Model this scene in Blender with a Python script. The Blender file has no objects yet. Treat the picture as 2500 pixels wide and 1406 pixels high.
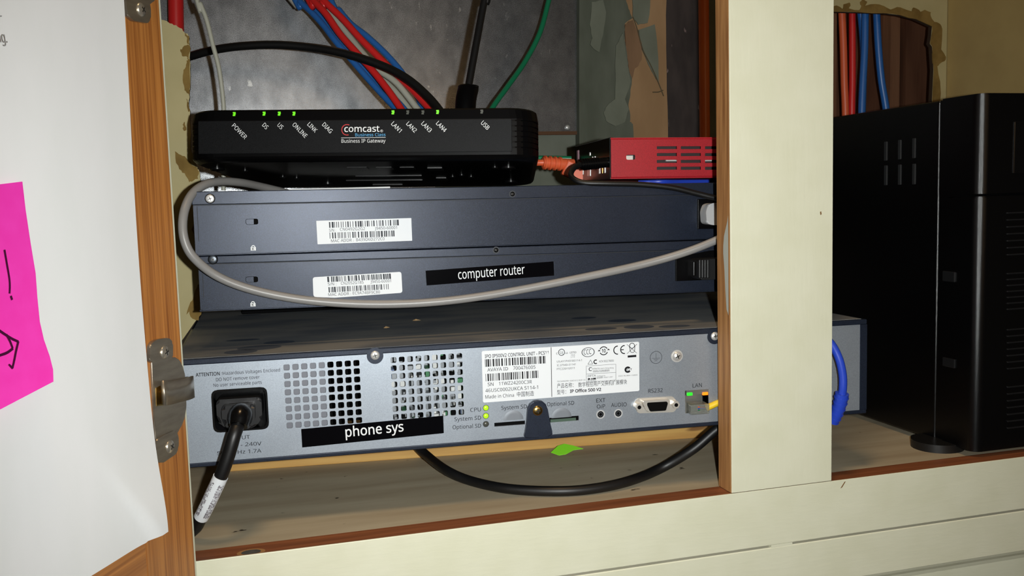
import bpy, bmesh, math, random
from mathutils import Vector, Matrix
random.seed(7)
S = bpy.context.scene
COL = S.collection
R = math.radians

# ------------------------------------------------------------------ camera
D = 0.575                                  # lens to cabinet face frame, metres
CAM = Vector((0, -D, 0))
FPX = 2240.0
def cam_axes(yaw, pitch, roll):
    f = Vector((math.sin(yaw) * math.cos(pitch), math.cos(yaw) * math.cos(pitch), math.sin(pitch)))
    r = Vector((math.cos(yaw), -math.sin(yaw), 0)); u = r.cross(f)
    c, s = math.cos(roll), math.sin(roll)
    return c * r + s * u, -s * r + c * u, f
CR, CU, CF = cam_axes(R(15.6), R(-5.5), R(-1.65))
cd = bpy.data.cameras.new('camera'); cam = bpy.data.objects.new('camera', cd); COL.objects.link(cam)
cd.sensor_fit = 'HORIZONTAL'; cd.sensor_width = 36; cd.lens = FPX / 2500 * 36; cd.clip_start = 0.01
cam.matrix_world = Matrix(((CR.x, CU.x, -CF.x, CAM.x), (CR.y, CU.y, -CF.y, CAM.y), (CR.z, CU.z, -CF.z, CAM.z), (0, 0, 0, 1)))
S.camera = cam
# ------------------------------------------------------------------ light
S.view_settings.view_transform = 'Standard'; S.view_settings.look = 'None'
S.view_settings.gamma = 1; S.view_settings.use_curve_mapping = False
S.view_settings.exposure = 0.0
w = bpy.data.worlds.new('room'); S.world = w; w.use_nodes = True
w.node_tree.nodes['Background'].inputs[0].default_value = (1.0, 0.80, 0.55, 1)
w.node_tree.nodes['Background'].inputs[1].default_value = 0.022
fl = bpy.data.lights.new('phone_flash', 'SPOT'); fl.energy = 17.5; fl.spot_size = R(104); fl.spot_blend = 1.0
fl.shadow_soft_size = 0.004; fl.color = (0.97, 1.0, 0.98)
flo = bpy.data.objects.new('phone_flash', fl); COL.objects.link(flo)
fp = CAM + CR * 0.031 + CU * 0.004
aim = (CF + CR * 0.06 - CU * 0.03).normalized()
flo.matrix_world = Matrix.Translation(fp) @ aim.to_track_quat('-Z', 'Y').to_matrix().to_4x4()
ce = bpy.data.lights.new('ceiling_lamp', 'AREA'); ce.energy = 9.5; ce.size = 0.35; ce.color = (1.0, 0.66, 0.34)
ceo = bpy.data.objects.new('ceiling_lamp', ce); COL.objects.link(ceo)
cp = Vector((-0.05, -0.42, 1.75))
ceo.matrix_world = Matrix.Translation(cp) @ (Vector((0.1, 0.1, -0.2)) - cp).normalized().to_track_quat('-Z', 'Y').to_matrix().to_4x4()

wl_ = bpy.data.lights.new('hall_lamp', 'AREA'); wl_.shape = 'RECTANGLE'; wl_.size = 0.75; wl_.size_y = 0.22; wl_.energy = 1.2; wl_.color = (1.0, 0.62, 0.30)
wlo = bpy.data.objects.new('hall_lamp', wl_); COL.objects.link(wlo)
wlo.matrix_world = Matrix.Translation((0.42, -1.5, 0.26)) @ Vector((0, 1, 0)).to_track_quat('-Z', 'Z').to_matrix().to_4x4()

# ------------------------------------------------------------------ measuring helpers
def ray(px, py): return CF + CR * ((px - 1250) / FPX) - CU * ((py - 703) / FPX)
class Fr:
    def __init__(s, O, th=0.0, ph=0.0, pi=0.0):
        s.O = Vector(O)
        x = Vector((math.cos(th), math.sin(th), 0)); y = Vector((-math.sin(th), math.cos(th), 0)); z = Vector((0, 0, 1))
        y2 = math.cos(pi) * y + math.sin(pi) * z; z2 = -math.sin(pi) * y + math.cos(pi) * z
        s.X = math.cos(ph) * x + math.sin(ph) * z2; s.Z = -math.sin(ph) * x + math.cos(ph) * z2; s.Y = y2
    def L(s, px, py, d=0.0):              # pixel -> local point on the plane local y = d
        r = ray(px, py); t = (d - (CAM - s.O).dot(s.Y)) / r.dot(s.Y); p = CAM + r * t - s.O
        return Vector((p.dot(s.X), d, p.dot(s.Z)))
    def W(s, p): return s.O + s.X * p[0] + s.Y * p[1] + s.Z * p[2]
    def loc(s, p):
        p = Vector(p) - s.O; return Vector((p.dot(s.X), p.dot(s.Y), p.dot(s.Z)))
    def M(s):
        X, Y, Z, O = s.X, s.Y, s.Z, s.O
        return Matrix(((X.x, Y.x, Z.x, O.x), (X.y, Y.y, Z.y, O.y), (X.z, Y.z, Z.z, O.z), (0, 0, 0, 1)))
WORLD = Fr((0, 0, 0))
def onz(px, py, z):
    r = ray(px, py); return CAM + r * (z / r.z)
def zoom(ox, oy, s): return lambda x, y: (ox + x * s, oy + y * s)

# ------------------------------------------------------------------ materials
def lin(c):
    o = []
    for v in c:
        v /= 255.0; o.append(v / 12.92 if v <= 0.04045 else ((v + 0.055) / 1.055) ** 2.4)
    return (*o, 1.0)
MATS = {}
def mat(name, col, rough=0.5, metal=0.0, spec=0.5, col2=None, scale=(20, 20, 20), detail=4, lo=0.35, hi=0.65,
        bump=0.0, bscale=None, flake=0.0, fscale=3500, emit=0.0, trans=0.0, spots=None, dist=0.0, coat=0.0):
    if name in MATS: return MATS[name]
    m = bpy.data.materials.new(name); m.use_nodes = True; MATS[name] = m
    nt = m.node_tree; N = nt.nodes; K = nt.links; b = N['Principled BSDF']
    b.inputs['Base Color'].default_value = lin(col); b.inputs['Roughness'].default_value = rough
    b.inputs['Metallic'].default_value = metal; b.inputs['Specular IOR Level'].default_value = spec
    b.inputs['Coat Weight'].default_value = coat
    if trans: b.inputs['Transmission Weight'].default_value = trans
    if emit:
        b.inputs['Emission Color'].default_value = lin(col); b.inputs['Emission Strength'].default_value = emit
    tc = N.new('ShaderNodeTexCoord')
    def noise(sc, det=4, dst=0.0):
        mp = N.new('ShaderNodeMapping'); K.new(tc.outputs['Object'], mp.inputs[0])
        mp.inputs['Scale'].default_value = sc if hasattr(sc, '__len__') else (sc, sc, sc)
        n = N.new('ShaderNodeTexNoise'); n.inputs['Scale'].default_value = 1.0; n.inputs['Detail'].default_value = det
        n.inputs['Distortion'].default_value = dst
        K.new(mp.outputs[0], n.inputs['Vector']); return n.outputs['Fac']
    def ramp(f, a, c, v0, v1):
        r = N.new('ShaderNodeValToRGB'); r.color_ramp.elements[0].position = a; r.color_ramp.elements[1].position = c
        r.color_ramp.elements[0].color = v0; r.color_ramp.elements[1].color = v1; K.new(f, r.inputs[0]); return r.outputs[0]
    cur = None
    if col2 is not None:
        cur = ramp(noise(scale, detail, dist), lo, hi, lin(col), lin(col2))
    if spots:                              # (colour, scale, threshold): dust, specks, stains
        for sc_col, ssc, th in spots:
            f = ramp(noise(ssc, 3), th, th + 0.04, (0, 0, 0, 1), (1, 1, 1, 1))
            mx = N.new('ShaderNodeMix'); mx.data_type = 'RGBA'; K.new(f, mx.inputs[0])
            if cur is not None: K.new(cur, mx.inputs[6])
            else: mx.inputs[6].default_value = lin(col)
            mx.inputs[7].default_value = lin(sc_col); cur = mx.outputs[2]
    if flake:
        vo = N.new('ShaderNodeTexVoronoi'); mp = N.new('ShaderNodeMapping'); K.new(tc.outputs['Object'], mp.inputs[0])
        mp.inputs['Scale'].default_value = (fscale,) * 3; K.new(mp.outputs[0], vo.inputs['Vector']); vo.inputs['Scale'].default_value = 1
        f = ramp(vo.outputs['Color'], 0.0, 1.0, (1 - flake,) * 3 + (1,), (1 + flake,) * 3 + (1,))
        mx = N.new('ShaderNodeMix'); mx.data_type = 'RGBA'; mx.blend_type = 'MULTIPLY'; mx.inputs[0].default_value = 1.0
        if cur is not None: K.new(cur, mx.inputs[6])
        else: mx.inputs[6].default_value = lin(col)
        K.new(f, mx.inputs[7]); cur = mx.outputs[2]
        bp = N.new('ShaderNodeBump'); bp.inputs['Strength'].default_value = flake * 0.8; bp.inputs['Distance'].default_value = 0.0001
        K.new(vo.outputs['Color'], bp.inputs['Height']); K.new(bp.outputs[0], b.inputs['Normal'])
    if cur is not None: K.new(cur, b.inputs['Base Color'])
    if bump and not flake:
        bp = N.new('ShaderNodeBump'); bp.inputs['Strength'].default_value = bump; bp.inputs['Distance'].default_value = 0.001
        K.new(noise(bscale or scale, detail), bp.inputs['Height']); K.new(bp.outputs[0], b.inputs['Normal'])
    return m
cream = mat('cream_paint', (222, 222, 199), 0.42, col2=(217, 217, 192), scale=(30, 30, 30), bump=0.15, bscale=(60, 60, 300), spec=0.4)
cream_v = mat('cream_paint_vertical', (222, 222, 199), 0.42, col2=(217, 217, 192), scale=(30, 30, 30), bump=0.12, bscale=(300, 300, 60), spec=0.4)
wood_edge = mat('raw_frame_wood', (192, 142, 88), 0.6, col2=(142, 96, 54), scale=(260, 260, 16), detail=6, lo=0.3, hi=0.7, bump=0.15)
wood_rail = mat('stained_rail_wood', (150, 92, 58), 0.45, col2=(116, 68, 42), scale=(12, 300, 300), detail=6, lo=0.3, hi=0.7)
door_wood = mat('door_wood', (202, 134, 66), 0.45, col2=(138, 78, 32), scale=(560, 560, 10), detail=9, lo=0.26, hi=0.74)
door_wood_h = mat('door_rail_wood', (196, 128, 62), 0.45, col2=(138, 78, 32), scale=(10, 560, 560), detail=9, lo=0.26, hi=0.74)
shelf_m = mat('dusty_shelf_board', (186, 176, 152), 0.6, col2=(164, 150, 126), scale=(5, 40, 40), detail=6,
              spots=[((190, 188, 170), (330, 330, 330), 0.735), ((78, 70, 58), (60, 90, 60), 0.70)], spec=0.35)
tan_wall = mat('tan_wall_paint', (190, 178, 134), 0.75, col2=(184, 172, 128), scale=(40, 40, 40), spec=0.2)
tan_wall2 = mat('ochre_wall_paint', (190, 164, 108), 0.75, col2=(182, 156, 102), scale=(25, 25, 25), spec=0.2)
torn = mat('torn_brown_paper', (142, 116, 66), 0.85, col2=(120, 96, 52), scale=(60, 60, 60), spec=0.1)
metal = mat('galvanised_sheet', (138, 140, 143), 0.36, 0.9, col2=(112, 114, 117), scale=(90, 90, 60), detail=9,
            spots=[((168, 170, 170), (110, 110, 60), 0.70)], lo=0.3, hi=0.7)
def spangle(m):                             # galvanised grain: fine patches of mirror and matt zinc
    nt = m.node_tree; tc = nt.nodes.new('ShaderNodeTexCoord'); mp = nt.nodes.new('ShaderNodeMapping'); mp.inputs['Scale'].default_value = (2600, 2600, 1800)
    n = nt.nodes.new('ShaderNodeTexNoise'); n.inputs['Scale'].default_value = 1.0; n.inputs['Detail'].default_value = 3
    mr = nt.nodes.new('ShaderNodeMapRange'); mr.inputs['From Min'].default_value = 0.35; mr.inputs['From Max'].default_value = 0.62; mr.inputs['To Min'].default_value = 0.13; mr.inputs['To Max'].default_value = 0.55
    K = nt.links; K.new(tc.outputs['Object'], mp.inputs[0]); K.new(mp.outputs[0], n.inputs['Vector']); K.new(n.outputs['Fac'], mr.inputs['Value']); K.new(mr.outputs[0], nt.nodes['Principled BSDF'].inputs['Roughness'])
spangle(metal)
dark_metal = mat('dark_stained_metal', (74, 66, 64), 0.6, 0.3, col2=(54, 48, 48), scale=(60, 60, 20), spots=[((140, 122, 120), (120, 120, 40), 0.70)])
plaster = mat('grey_green_plaster', (108, 112, 100), 0.8, col2=(92, 96, 84), scale=(40, 40, 14), spec=0.15)
plaster2 = mat('pale_green_plaster', (124, 128, 114), 0.8, col2=(112, 116, 102), scale=(40, 40, 20), spec=0.15)
kraft = mat('kraft_paper', (176, 142, 106), 0.8, col2=(158, 126, 92), scale=(30, 30, 12), spec=0.15)
board_m = mat('grey_green_board', (124, 128, 116), 0.8, spec=0.15, col2=(114, 118, 106), scale=(30, 30, 30))
brown_board = mat('dark_brown_boards', (104, 70, 52), 0.85, col2=(84, 54, 40), scale=(70, 70, 8), spec=0.1)
brown_stud = mat('brown_stud', (138, 98, 72), 0.85, col2=(120, 82, 60), scale=(90, 90, 8), spec=0.1)
orange_m = mat('orange_conduit', (240, 120, 44), 0.35, col2=(226, 100, 34), scale=(40, 40, 8))
navy = mat('navy_metal_paint', (33, 41, 57), 0.37, 0.35, col2=(29, 37, 53), scale=(15, 15, 15), flake=0.55, fscale=3600, spec=0.5)
navy_dark = mat('navy_seam', (20, 24, 32), 0.6)
navy_dust = mat('dusty_lid', (132, 134, 134), 0.7, col2=(104, 110, 118), scale=(14, 30, 10), detail=5, lo=0.42, hi=0.62, spec=0.4,
                spots=[((150, 140, 120), (400, 400, 400), 0.76)])
silver = mat('silver_panel', (158, 166, 176), 0.46, 0.6, col2=(152, 160, 170), scale=(30, 30, 30), flake=0.14, fscale=2500)
black = mat('black_plastic', (6, 6, 7), 0.34, spec=0.12)
black_fleck = mat('black_fleck_panel', (15, 16, 18), 0.5, flake=0.5, fscale=2200, spec=0.14)
black_gloss = mat('black_gloss', (9, 9, 10), 0.22, spec=0.5)
black_ups = mat('black_ups_shell', (6, 6, 7), 0.24, spec=0.4, bump=0.15, bscale=(3200, 3200, 3200))
void = mat('dark_cavity', (10, 10, 10), 0.9, spec=0.1)
rubber = mat('black_rubber', (15, 15, 16), 0.45, spec=0.5)
white = mat('white_label', (232, 236, 240), 0.5, spec=0.3)
ink = mat('black_ink', (28, 28, 32), 0.6, spec=0.2)
ink_soft = mat('grey_ink', (66, 70, 76), 0.6, spec=0.2)
ink_white = mat('white_print', (225, 228, 230), 0.5)
ink_blue = mat('blue_print', (70, 150, 200), 0.5)
ink_red = mat('red_print', (190, 40, 44), 0.5)
tape_black = mat('black_label_tape', (7, 7, 10), 0.1, spec=0.35)
paper_m = mat('white_paper', (240, 240, 241), 0.8, col2=(235, 236, 236), scale=(30, 30, 12), spec=0.15)
pink_m = mat('pink_sticky_paper', (250, 66, 190), 0.8, col2=(247, 60, 184), scale=(120, 120, 120), spec=0.1)
marker = mat('dark_marker', (70, 14, 54), 0.7, spec=0.1)
nickel = mat('satin_nickel', (168, 158, 142), 0.36, 0.8, col2=(150, 140, 126), scale=(60, 60, 300))
chrome = mat('chrome', (228, 228, 226), 0.36, 0.6)
bright = mat('bright_nickel', (222, 218, 210), 0.34, 0.55)
brass = mat('brass_screw', (190, 160, 96), 0.25, 1.0)
red_box_m = mat('red_metal_paint', (164, 30, 40), 0.45, flake=0.22, fscale=2200, spec=0.4)
grey_cab = mat('grey_cable_jacket', (138, 136, 134), 0.38, col2=(146, 144, 142), scale=(30, 30, 30))
white_cab = mat('white_cable_jacket', (178, 178, 164), 0.4)
blue_cab = mat('blue_cable_jacket', (44, 104, 178), 0.35)
blue2_cab = mat('bright_blue_jacket', (40, 70, 190), 0.35)
red_cab = mat('red_cable_jacket', (214, 40, 40), 0.35)
orange_cab = mat('orange_cable_jacket', (226, 100, 60), 0.4)
green_cab = mat('green_cable_jacket', (18, 116, 78), 0.35)
yellow_cab = mat('yellow_cable_jacket', (236, 200, 40), 0.4)
clear = mat('clear_plastic', (190, 196, 190), 0.15, trans=0.75)
led_g = mat('green_led', (110, 225, 30), 0.4, emit=0.35)
led_y = mat('yellow_green_led', (165, 225, 30), 0.35, emit=0.55)
led_g2 = mat('port_green_led', (40, 225, 40), 0.4, emit=1.0)
led_o = mat('port_orange_led', (255, 125, 20), 0.4, emit=1.2)
led_off = mat('unlit_led', (74, 76, 70), 0.3)
pcb = mat('green_circuit_board', (38, 110, 66), 0.5, spots=[((200, 200, 190), (300, 300, 300), 0.66)])
lightgrey = mat('light_grey_plastic', (178, 180, 182), 0.5)
batten_m = mat('pine_batten', (206, 164, 92), 0.6, col2=(186, 140, 74), scale=(9, 160, 160), detail=6, spots=[((130, 90, 46), (8, 30, 30), 0.72)])
leaf_m = mat('bright_green_tape', (128, 214, 40), 0.5)
primer = mat('grey_primer', (186, 190, 180), 0.6)
putty = mat('grey_putty', (84, 82, 78), 0.6, col2=(62, 60, 58), scale=(300, 300, 300))
paleknot = mat('pale_scraped_wood', (160, 116, 70), 0.6)
chip_m = mat('wood_chip', (178, 146, 104), 0.7)
foil_m = mat('crumpled_foil', (210, 210, 205), 0.25, 0.9)
smudge = mat('dust_free_mark', (78, 88, 104), 0.5)

# ------------------------------------------------------------------ mesh builder
class MB:
    def __init__(s): s.v = []; s.f = []; s.m = []; s.s = []
    def add(s, vs, fs, mi=0, smooth=False, xf=None):
        n = len(s.v)
        s.v += [tuple(xf(Vector(v)) if xf else v) for v in vs]
        for f in fs: s.f.append(tuple(i + n for i in f)); s.m.append(mi); s.s.append(smooth)
        return s
    def bm(s, bm, mi=0, smooth=False, xf=None):
        bm.verts.index_update()
        k = len(s.m); s.add([v.co.copy() for v in bm.verts], [[v.index for v in f.verts] for f in bm.faces], mi, smooth, xf)
        for i, f in enumerate(bm.faces): s.m[k + i] += f.material_index
        bm.free(); return s
    def box(s, a, b, bev=0.0, mi=0, seg=2, xf=None, vert_only=False):
        a, b = Vector(a), Vector(b)
        bm = bmesh.new(); bmesh.ops.create_cube(bm, size=1)
        for v in bm.verts:
            v.co = Vector([(a[i] + b[i]) / 2 + v.co[i] * abs(b[i] - a[i]) for i in range(3)])
        if bev:
            ed = [e for e in bm.edges if not vert_only or abs(e.verts[0].co.z - e.verts[1].co.z) > 1e-6]
            bmesh.ops.bevel(bm, geom=ed, offset=bev, segments=seg, affect='EDGES', profile=0.5)
        return s.bm(bm, mi, False, xf)
    def prism(s, pts, y0, y1, mi=0, bev=0.0, xf=None, side=None):
        # pts: list of (x, z) outline; extruded from y0 (front) to y1 (back)
        n = len(pts)
        ar = sum(pts[i][0] * pts[(i + 1) % n][1] - pts[(i + 1) % n][0] * pts[i][1] for i in range(n))
        if ar < 0: pts = pts[::-1]
        bm = bmesh.new()
        f = [bm.verts.new((p[0], y0, p[1])) for p in pts]; b = [bm.verts.new((p[0], y1, p[1])) for p in pts]
        ff = bm.faces.new(f); bf = bm.faces.new(b[::-1])
        for i in range(n):
            q = bm.faces.new((f[(i + 1) % n], f[i], b[i], b[(i + 1) % n])); q.material_index = 1 if side else 0
        if bev: bmesh.ops.bevel(bm, geom=[e for e in ff.edges], offset=bev, segments=2, affect='EDGES', profile=0.5)
        return s.bm(bm, mi, False, xf)
    def cyl(s, c, r, y0, y1, mi=0, n=24, r2=None, smooth=True, xf=None, dome=0.0):
        # disc around (cx, cz), axis local y, front y0, back y1
        r2 = r if r2 is None else r2
        vs = []; fs = []
        for k, (y, rr) in enumerate(((y0, r), (y1, r2))):
            for i in range(n):
                a = 2 * math.pi * i / n; vs.append((c[0] + rr * math.cos(a), y, c[1] + rr * math.sin(a)))
        for i in range(n): j = (i + 1) % n; fs.append((j, i, n + i, n + j))
        s.add(vs, fs, mi, smooth, xf)
        if dome:
            vs = []; fs = []; st = 5
            for k in range(st):
                t = k / st * math.pi / 2
                for i in range(n):
                    a = 2 * math.pi * i / n; vs.append((c[0] + r * math.cos(t) * math.cos(a), y0 - dome * math.sin(t), c[1] + r * math.cos(t) * math.sin(a)))
            vs.append((c[0], y0 - dome, c[1]))
            for k in range(st - 1):
                for i in range(n): j = (i + 1) % n; fs.append((k * n + i, k * n + j, (k + 1) * n + j, (k + 1) * n + i))
            for i in range(n): fs.append(((st - 1) * n + i, (st - 1) * n + (i + 1) % n, st * n))
            s.add(vs, fs, mi, True, xf)
        else:
            s.add(vs[:n], [tuple(range(n))], mi, False, xf)
        s.add(vs[n:2 * n] if not dome else [(c[0] + r2 * math.cos(2 * math.pi * i / n), y1, c[1] + r2 * math.sin(2 * math.pi * i / n)) for i in range(n)], [tuple(range(n))[::-1]], mi, False, xf)
        return s
    def ring(s, c, r0, r1, y, mi=0, n=28, a0=0.0, a1=2 * math.pi, sx=1.0, xf=None):
        vs = []; fs = []
        for i in range(n + 1):
            a = a0 + (a1 - a0) * i / n
            for r in (r0, r1): vs.append((c[0] + sx * r * math.cos(a), y, c[1] + r * math.sin(a)))
        for i in range(n): k = 2 * i; fs.append((k, k + 1, k + 3, k + 2))
        return s.add(vs, fs, mi, False, xf)
    def tube(s, pts, rad, mi=0, n=12, per=8, caps=True, flat=1.0):
        P = spline([Vector(p) for p in pts], per) if len(pts) > 2 else [Vector(p) for p in pts]
        rads = rad if hasattr(rad, '__len__') else None
        vs = []; fs = []
        t = (P[1] - P[0]).normalized(); nrm = t.orthogonal().normalized()
        for i, p in enumerate(P):
            t2 = (P[min(i + 1, len(P) - 1)] - P[max(i - 1, 0)]).normalized()
            nrm = (nrm - t2 * nrm.dot(t2)).normalized(); bn = t2.cross(nrm)
            r = rad if rads is None else rads[0] + (rads[1] - rads[0]) * i / (len(P) - 1)
            for k in range(n):
                a = 2 * math.pi * k / n; vs.append(p + (nrm * math.cos(a) + bn * math.sin(a) * flat) * r)
        for i in range(len(P) - 1):
            for k in range(n): j = (k + 1) % n; fs.append((i * n + k, i * n + j, (i + 1) * n + j, (i + 1) * n + k))
        s.add(vs, fs, mi, True)
        if caps:
            s.add(vs[:n], [tuple(range(n))[::-1]], mi); s.add(vs[-n:], [tuple(range(n))], mi)
        return s
    def build(s, name, mats, parent=None, origin=None):
        me = bpy.data.meshes.new(name); vs = s.v
        if origin is not None: vs = [tuple(Vector(v) - Vector(origin)) for v in vs]
        me.from_pydata(vs, [], s.f)
        for m in (mats if isinstance(mats, (list, tuple)) else [mats]): me.materials.append(m)
        me.polygons.foreach_set('material_index', s.m); me.polygons.foreach_set('use_smooth', s.s); me.update()
        o = bpy.data.objects.new(name, me); COL.objects.link(o)
        if origin is not None: o.location = origin
        if parent is not None: o.parent = parent
        return o
def spline(P, per=8):
    out = []
    Q = [P[0] * 2 - P[1]] + P + [P[-1] * 2 - P[-2]]
    for i in range(1, len(Q) - 2):
        p0, p1, p2, p3 = Q[i - 1:i + 3]
        for k in range(per):
            t = k / per
            out.append(0.5 * ((2 * p1) + (p2 - p0) * t + (2 * p0 - 5 * p1 + 4 * p2 - p3) * t * t + (3 * p1 - p0 - 3 * p2 + p3) * t ** 3))
    out.append(P[-1]); return out
def tag(o, label, cat, group=None, kind=None):
    if label: o['label'] = label
    if cat: o['category'] = cat
    if group: o['group'] = group
    if kind: o['kind'] = kind
    return o
def thing(name, fr, label, cat, group=None):
    o = bpy.data.objects.new(name, None); COL.objects.link(o); o.empty_display_size = 0.02
    o.matrix_world = fr.M(); return tag(o, label, cat, group)
def lab(o, label): o['label'] = label; return o

# ------------------------------------------------------------------ lettering
CAPH = 0.714
def sans(t):                                # plain grotesque letters instead of the built-in humanist ones
    o = ''
    for c in t:
        if 'A' <= c <= 'Z': c = chr(0x1D5A0 + ord(c) - 65)
        elif 'a' <= c <= 'z': c = chr(0x1D5BA + ord(c) - 97)
        elif '0' <= c <= '9': c = chr(0x1D7E2 + ord(c) - 48)
        o += c
    return o
def glyphs(text, bold=0.0):
    text = sans(text)
    c = bpy.data.curves.new('lettering', 'FONT'); c.body = text; c.resolution_u = 2; c.offset = bold
    o = bpy.data.objects.new('lettering', c); COL.objects.link(o)
    me = bpy.data.meshes.new_from_object(o.evaluated_get(bpy.context.evaluated_depsgraph_get()))
    vs = [v.co.copy() for v in me.vertices]; fs = [tuple(p.vertices) for p in me.polygons]
    bpy.data.objects.remove(o); bpy.data.curves.remove(c); bpy.data.meshes.remove(me)
    return vs, fs
def text(mb, fr, s, BL, BR, h, d=-0.0003, bold=0.0, mi=0, up=None):
    # s written from pixel BL to pixel BR on fr's plane y = d; h = cap height in pixels
    vs, fs = glyphs(s, bold)
    x0 = min(v.x for v in vs); x1 = max(v.x for v in vs)
    a, b = fr.L(*BL, d), fr.L(*BR, d)
    if up is None: t = fr.L(BL[0] - 0.0 * h, BL[1] - h, d)
    else: t = fr.L(BL[0] + up[0], BL[1] + up[1], d)
    ux = b - a; uz = t - a
    if up is None: uz = Vector((-ux.z, 0, ux.x)).normalized() * abs(uz.z)
    for f in fs: pass
    vv = [a + ux * ((v.x - x0) / (x1 - x0)) + uz * (v.y / CAPH) for v in vs]
    # glyph faces point at +z of the font plane = towards the viewer (-y)
    mb.add(vv, fs, mi); return mb
def bars(mb, fr, TL, TR, BL, n, d=-0.0003, mi=0):
    a, b, c = fr.L(*TL, d), fr.L(*TR, d), fr.L(*BL, d); ux = b - a; uz = c - a
    x = 0.0; seq = []
    while x < n:
        w_ = random.choice((1, 1, 1, 2, 2, 3)); g = random.choice((1, 1, 2, 2, 3)); seq.append((x, min(x + w_, n))); x += w_ + g
    for p, q in seq:
        p0, p1 = a + ux * (p / n), a + ux * (q / n)
        mb.add([p0 + uz, p1 + uz, p1, p0], [(0, 1, 2, 3)], mi)
    return mb
def quad(mb, fr, pts, d, mi=0, thick=0.0002, rnd=0.0):
    P = [fr.L(*p, d) for p in pts]; o = [(p.x, p.z) for p in P]
    if rnd: o = round_poly(o, rnd)
    mb.prism(o, d, d + thick, mi); return mb
def round_poly(o, r, k=4):
    out = []; n = len(o)
    for i in range(n):
        p = Vector(o[i]); a = Vector(o[i - 1]) - p; b = Vector(o[(i + 1) % n]) - p
        rr = min(r, a.length * 0.45, b.length * 0.45); s = p + a.normalized() * rr; e = p + b.normalized() * rr
        for j in range(k + 1):
            t = j / k; q = s * (1 - t) ** 2 + p * 2 * t * (1 - t) + e * t * t; out.append((q.x, q.y))
    return out
def stroke(mb, fr, pts, wpx, d, mi=0):
    P = spline([fr.L(*p, d) for p in pts], 5) if len(pts) > 2 else [fr.L(*p, d) for p in pts]
    w_ = (fr.L(pts[0][0] + wpx, pts[0][1], d) - fr.L(*pts[0], d)).length / 2
    vs = []
    for i, p in enumerate(P):
        t = (P[min(i + 1, len(P) - 1)] - P[max(i - 1, 0)]).normalized(); nn = Vector((-t.z, 0, t.x)) * w_
        vs += [p + nn, p - nn]
    mb.add(vs, [(2 * i, 2 * i + 1, 2 * i + 3, 2 * i + 2) for i in range(len(P) - 1)], mi); return mb
def screw(parent, c, r, m, name='screw', d=0.0, dome=0.0012, twist=0.4):
    mb = MB(); mb.cyl(c, r, d - 0.0003, d + 0.001, 0, 20, dome=dome)
    xf = lambda v: Vector((c[0] + v.x * math.cos(twist) - v.z * math.sin(twist), v.y, c[1] + v.x * math.sin(twist) + v.z * math.cos(twist)))
    y = d - 0.0003 - dome * 0.98
    mb.box((-r * 0.48, y - 0.0001, -r * 0.10), (r * 0.48, y + 0.0003, r * 0.10), mi=1, xf=xf)
    mb.box((-r * 0.10, y - 0.0001, -r * 0.48), (r * 0.10, y + 0.0003, r * 0.48), mi=1, xf=xf)
    return mb.build(name, [m, mat('screw_cross', (70, 68, 64), 0.4, 0.6)], parent)
def panel_holes(mb, x0, x1, z0, z1, holes, y, th, mi=0):
    xs = sorted({x0, x1, *[h[0] for h in holes], *[h[1] for h in holes]}); zs = sorted({z0, z1, *[h[2] for h in holes], *[h[3] for h in holes]})
    for i in range(len(xs) - 1):
        for j in range(len(zs) - 1):
            cx, cz = (xs[i] + xs[i + 1]) / 2, (zs[j] + zs[j + 1]) / 2
            if any(h[0] < cx < h[1] and h[2] < cz < h[3] for h in holes): continue
            a, b, c, e = xs[i], xs[i + 1], zs[j], zs[j + 1]
            mb.add([(a, y, c), (b, y, c), (b, y, e), (a, y, e)], [(0, 1, 2, 3)], mi)
    for (a, b, c, e, r) in holes:
        o = round_poly([(a, c), (b, c), (b, e), (a, e)], r, 3) if r else [(a, c), (b, c), (b, e), (a, e)]
        n = len(o)
        if r:
            q = n // 4
            for k, cor in enumerate(((a, c), (b, c), (b, e), (a, e))):
                arc = o[k * q:(k + 1) * q]
                mb.add([(cor[0], y, cor[1])] + [(p[0], y, p[1]) for p in arc], [tuple(range(len(arc) + 1))[::-1]], mi)
        vs = [(p[0], y, p[1]) for p in o] + [(p[0], y + th, p[1]) for p in o]
        mb.add(vs, [(i, (i + 1) % n, n + (i + 1) % n, n + i) for i in range(n)], mi)
    return mb

# ================================================================== the built-in cabinet
FZ = -0.215                                 # shelf board surface
ST0, ST1 = 0.3193, 0.4018                   # centre stile
cab = thing('built_in_cabinet', Fr((0.12, 0, FZ)), 'cream painted built-in cabinet with raw wood opening edges and an open door', 'cabinet')
cO = Vector((0.12, 0, FZ))
def cpart(mb, name, mats, parent=None):
    o = mb.build(name, mats, parent or cab, None)
    me = o.data
    for v in me.vertices: v.co -= cO
    return o
TH = 0.0185
# centre stile: painted front, raw wood sides
mb = MB(); zb, zt = -0.2137, 0.42
mb.box((ST0, 0.0008, zb), (ST1, TH, zt), mi=1); mb.box((ST0 + 0.0002, -0.0004, zb), (ST1 - 0.0002, 0.0009, zt), 0.0004, mi=0)
cpart(mb, 'centre_stile', [cream_v, wood_edge])
mb = MB()
sf = Fr((ST0, 0, 0), R(90))                 # the stile's left side: local x runs into the cabinet
chip = [(1778, 525), (1776, 540), (1768, 575), (1766, 600), (1766, 620), (1769, 660), (1771, 705), (1774, 755), (1779, 770)]
mb2 = []
for px, py in chip:
    r = ray(px, py); t = (ST0 - 0.0002 - CAM.x) / r.x; p = CAM + r * t; mb2.append((max(p.y, 0.0), p.z))
mb.add([(ST0 - 0.0003, a, b) for a, b in mb2], [tuple(range(len(mb2)))[::-1]])
lab(cpart(mb, 'bare_primer_patch', primer), 'grey primer where the stile paint has chipped')
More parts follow.
